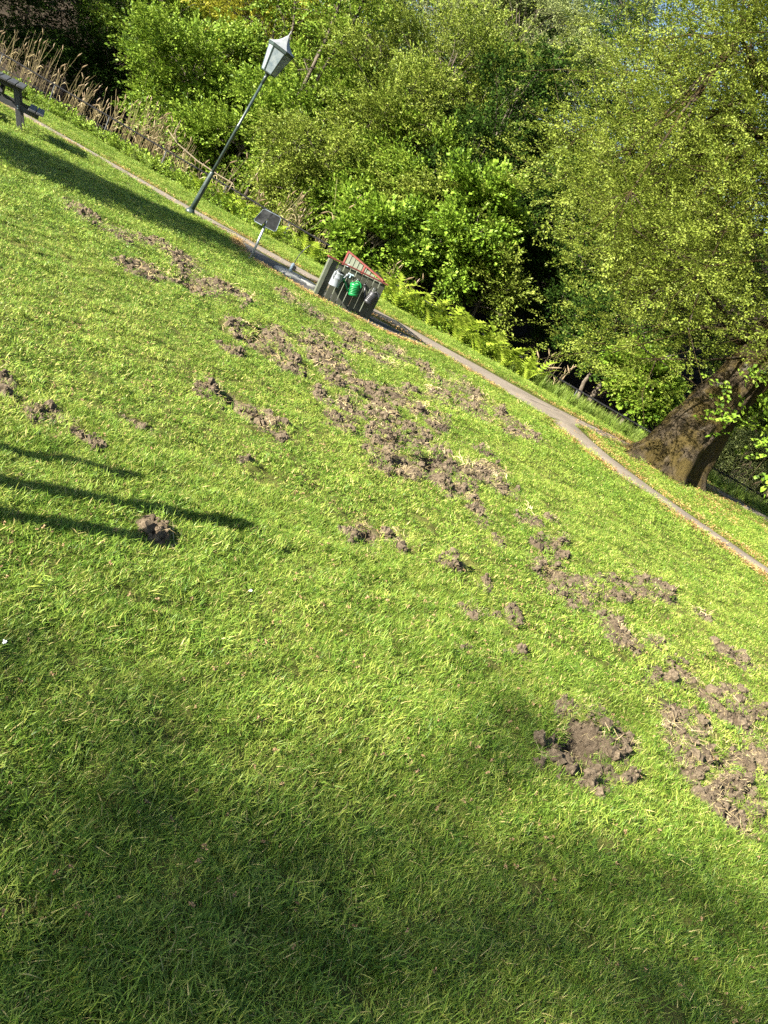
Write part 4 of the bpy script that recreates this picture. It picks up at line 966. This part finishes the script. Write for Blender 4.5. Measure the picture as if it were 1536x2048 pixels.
# ------------------------------------------------------------------ trees outside the picture on the sunny side (they shade the lawn and the bank)
def offtree(x, y, H, rx, rz, sp, n, label, seed, cz=None, **kw):
    return tree('broadleaf_tree', (x, y, tz(x, y)), H, (x, y, cz or H - rz), (rx, rx, rz), sp, n, label, seed, trunk_r=.18, group='park trees left of the picture', **kw)
sx_, sy_ = math.sin(SUN_AZ), math.cos(SUN_AZ); ct = 1 / math.tan(SUN_EL)
def shade_at(x, y, z): return x - sx_ * z * ct, y - sy_ * z * ct
x, y = shade_at(-6.9, 13.5, 6.0); offtree(x, y, 8.0, 1.15, 1.9, 'maple', 2200, 'round leafy park tree left of the picture', 201, cz=5.8, clumpr=.3)
x, y = shade_at(-14, 33.5, 5.0); offtree(x, y, 8.5, 3.2, 3.0, 'dark', 1800, 'dense park tree left of the picture near the wood', 202)
x, y = shade_at(-20, 31.5, 4.5); offtree(x, y, 10, 3.7, 3.4, 'dark', 2600, 'tall dense park tree far left near the wood', 203)
x, y = shade_at(-.6, .45, 10.0); offtree(x, y, 12, 1.9, 1.6, 'olive', 430, 'tall open-crowned park tree far behind the viewpoint', 204, cz=10.0, nclump=34, clumpr=.13, sscale=1.15)

# ------------------------------------------------------------------ bank vegetation
fern_m = leafmat('fern_frond', (.13, .20, .014), (.22, .30, .024), (.31, .37, .05), .35)
def frond(seed):
    r = np.random.default_rng(seed); V = []; T = []; n = 13; L = .80; th = r.uniform(.12, .3); x = z = 0; lv = []
    for i in range(n):
        t = i / (n - 1); w_ = .135 * math.sin(math.pi * min(1, .12 + .9 * t)) ** .7 * (1 - .55 * t) + .01; d = np.array((math.sin(th), 0, math.cos(th)))
        for sg in (-1, 1):
            b0 = len(V); h = L / n * .95; pz = r.uniform(-.2, .5) * w_ * .4; up = np.array((math.cos(th), 0, -math.sin(th)))
            V += [np.array((x, 0, z)), np.array((x, sg * w_, z)) + d * h * 1.1 - up * pz, np.array((x, 0, z)) + d * h]; T.append((b0, b0 + 1, b0 + 2)); lv += [r.uniform()] * 3
        th += r.uniform(.03, .13) * (1 + 1.2 * t); x += L / n * math.sin(th); z += L / n * math.cos(th)
    me = np_mesh('frond', np.array(V), [np.array(T)], False, fern_m); a = me.attributes.new('lv', 'FLOAT', 'POINT'); a.data.foreach_set('value', np.array(lv, np.float32)); return me
fronds = [frond(1000 + i) for i in range(5)]; r = np.random.default_rng(77)
def fern(x, y, sc_, label, group):
    root = empty('fern', (x, y, tz(x, y) - .02), (0, 0, r.uniform(0, 6.28))); root.scale = (sc_,) * 3; tag(root, label, 'fern', group)
    for k in range(7): link('frond', fronds[r.integers(5)], root, (.03 * math.cos(k * .9), .03 * math.sin(k * .9), 0), (0, r.normal(-.02, .12), 6.28 * k / 7 + r.normal(0, .2)))
for i in range(32):
    u = -8.6 + 4.7 * (i % 16 + r.uniform(.0, 1.)) / 16; v = 20.2 + .6 * (i // 16) + r.uniform(-.18, .18)
    x, y = uv2(u, v); fern(x, y, r.uniform(.8, 1.15) if i < 16 else r.uniform(1.35, 1.85), 'bright green fern in the dense fern row right of the board screen', 'ferns right of the board screen')
for i in range(14):
    u = -15.2 + 4.8 * (i + r.uniform(.1, .9)) / 14; x, y = uv2(u, 20.5 + r.uniform(-.3, .5)); fern(x, y, r.uniform(.9, 1.25), 'bright green fern among the nettles between lamp and board screen', 'ferns left of the board screen')

long_m = leafmat('long_grass', (.07, .12, .015), (.14, .21, .03), (.22, .28, .06), .25)
long_p = [blade_clump('long_grass_tuft', 26, .07, .24, .46, .012, long_m, 1100 + i, .35, .35) for i in range(4)]
u = np.concatenate((r.uniform(-26, 12, 700), r.uniform(-4.2, 8, 900))); v = 20.6 + r.normal(0, .25, len(u)); q = UD[None] * u[:, None] + VD[None] * v[:, None]; n = len(u)
tag(scatter('long_grass', np.column_stack((q, terrain(q[:, 0], q[:, 1]))), np.stack((r.normal(0, .12, n), r.normal(0, .12, n), r.uniform(0, 6.28, n)), 1), r.uniform(.6, 1.15, n), long_p, None, 6), 'tall uncut green grass along the railing', 'long grass', kind='stuff')
n = 1500; u = r.uniform(-27, -5, n); v = 20.45 + r.normal(0, .22, n); q = UD[None] * u[:, None] + VD[None] * v[:, None]
tag(scatter('nettles', np.column_stack((q, terrain(q[:, 0], q[:, 1]) + r.uniform(.02, .20, n))), np.stack((r.normal(0, .5, n), r.normal(-.5, .4, n), r.uniform(0, 6.28, n)), 1), r.uniform(.45, .8, n), SPRAYS['maple'], None, 7), 'leafy green nettles along the foot of the railing', 'nettles', kind='stuff')

reed_m = leafmat('dry_reed', (.30, .24, .12), (.42, .35, .19), (.54, .47, .29), .12)
plume_m = leafmat('reed_plume', (.18, .13, .075), (.27, .205, .12), (.36, .29, .18), .15)
def reeds(name, u0, u1, v0, n, h0, h1, label, seed, leanx=0.0):
    r = np.random.default_rng(seed); mb = MB(); mp = MB(); o2 = uv2((u0 + u1) / 2, v0); zb0 = tz(*o2)
    for i in range(n):
        u = r.uniform(u0, u1); q = uv2(u, v0 + r.normal(0, .2)); z = tz(*q); h = (r.uniform(h0, h1) + .62) * (.7 + .3 * math.sin(math.pi * (u - u0) / (u1 - u0))); lx = leanx + r.normal(0, .13); ly = r.normal(0, .1)
        b_ = Vector((q[0] - o2[0], q[1] - o2[1], z - zb0)); t1 = b_ + Vector((lx * h * .4, ly * h * .4, h * .6)); t2 = b_ + Vector((lx * h * 1.1, ly * h, h))
        mb.tube([b_, t1, t2], [.008, .0065, .004], 3, False)
        if r.uniform() < .55:
            a = r.uniform(0, 6.28); e = t1 + Vector((.25 * math.cos(a), .15 * math.sin(a), .12)); mb.tube([t1, (t1 + e) / 2 + Vector((0, 0, .08)), e], [.006, .008, .001], 3, False)
        if r.uniform() < .4:
            d = Vector((lx + r.normal(0, .3), ly, .5)); mp.tube([t2 - d * .05, t2 + d * .06, t2 + d * .16, t2 + d * .26], [.006, .022, .016, .003], 5, False)
    root = empty(name, (o2[0], o2[1], zb0)); tag(root, label, 'reeds')
    mb.build('stems', reed_m, root)['kind'] = 'stuff'; mp.build('plumes', plume_m, root)['kind'] = 'stuff'
reeds('reed_bed', -26, -20.5, 21.9, 120, .8, 1.7, 'tall dry straw-coloured reeds above the picnic table', 301, .05)
reeds('reed_bed', -20.3, -16.2, 21.8, 150, .7, 1.45, 'dense dry reeds between the picnic table and the lamp', 302, .05)
reeds('reed_bed', -16.0, -13.6, 21.9, 45, .7, 1.2, 'sparse dry reeds just left of the lamp post', 303, .1)
reeds('reed_bed', -13.1, -12.2, 21.7, 30, .9, 1.5, 'small tuft of dry reeds just right of the lamp post', 304, .1)
reeds('reed_bed', -11.5, -10.1, 21.6, 55, 1.1, 1.9, 'tall dry reed tuft above the dark sign', 305, .15)
reeds('reed_bed', -9.4, -8.2, 21.5, 22, .6, .9, 'short dry reeds rising behind the board screen', 306)
reeds('reed_bed', -4.4, -3.4, 21.9, 24, .7, 1.1, 'thin brown reeds at the end of the fern row', 307, .1)
reeds('reed_bed', 1.0, 3.6, 21.6, 70, .7, 1.2, 'dry reeds behind the railing right of the big tree', 308)
# dead branch lying over the bank left of the lamp post
dead_m = simple('bare_dead_wood', (.15, .12, .075), .9, var=.3, scale=15, bump=.2)
Y = 23.6; pp_ = [aty(335, 258, Y), aty(355, 287, Y), aty(395, 322, Y), aty(440, 352, Y), aty(465, 366, Y), aty(472, 380, Y)]
br = empty('fallen_branch', pp_[3]); tag(br, 'pale bare fallen branch lying over the bank behind the lamp post', 'branch')
MB().tube([q - pp_[3] for q in pp_], [.009, .017, .02, .017, .015, .007], 8).build('bough', dead_m, br, True)
MB().tube([pp_[1] - pp_[3], aty(350, 262, Y) - pp_[3], aty(362, 240, Y) - pp_[3]], [.022, .014, .006], 6).build('side_shoot', dead_m, br, True)
MB().tube([pp_[4] - pp_[3], aty(455, 385, Y) - pp_[3]], [.02, .008], 6).build('side_shoot', dead_m, br, True)

# ------------------------------------------------------------------ three unseen stakes, added left of the picture to cast thin shadows on the lawn
stake_m = simple('shadow_stake_wood', (.20, .16, .11), .85, var=.3, scale=12, bump=.2)
for i, (ex, ey, h, w_) in enumerate(((-1.12, 3.82, .95, .046), (-.49, 3.91, 1.0, .058), (-.72, 3.32, .85, .055))):
    x, y = shade_at(ex, ey, h)
    st = empty('shadow_stake', (x, y, tz(x, y))); tag(st, ('slim added shadow-casting stake left of the picture, farthest from the viewpoint', 'tallest added shadow-casting stake left of the picture', 'short thick added shadow-casting stake left of the picture, nearest the viewpoint')[i], 'stake', 'added shadow-casting stakes left of the picture')
    MB().lathe([(w_ * .9, -.2), (w_, 0), (w_, h - .05), (w_ * .6, h)], 10).build('shaft', stake_m, st, True)
    MB().lathe([(w_ * 1.04, h - .16), (w_ * 1.04, h - .13)], 10, cap=False).build('tie_band', black_m, st, True)
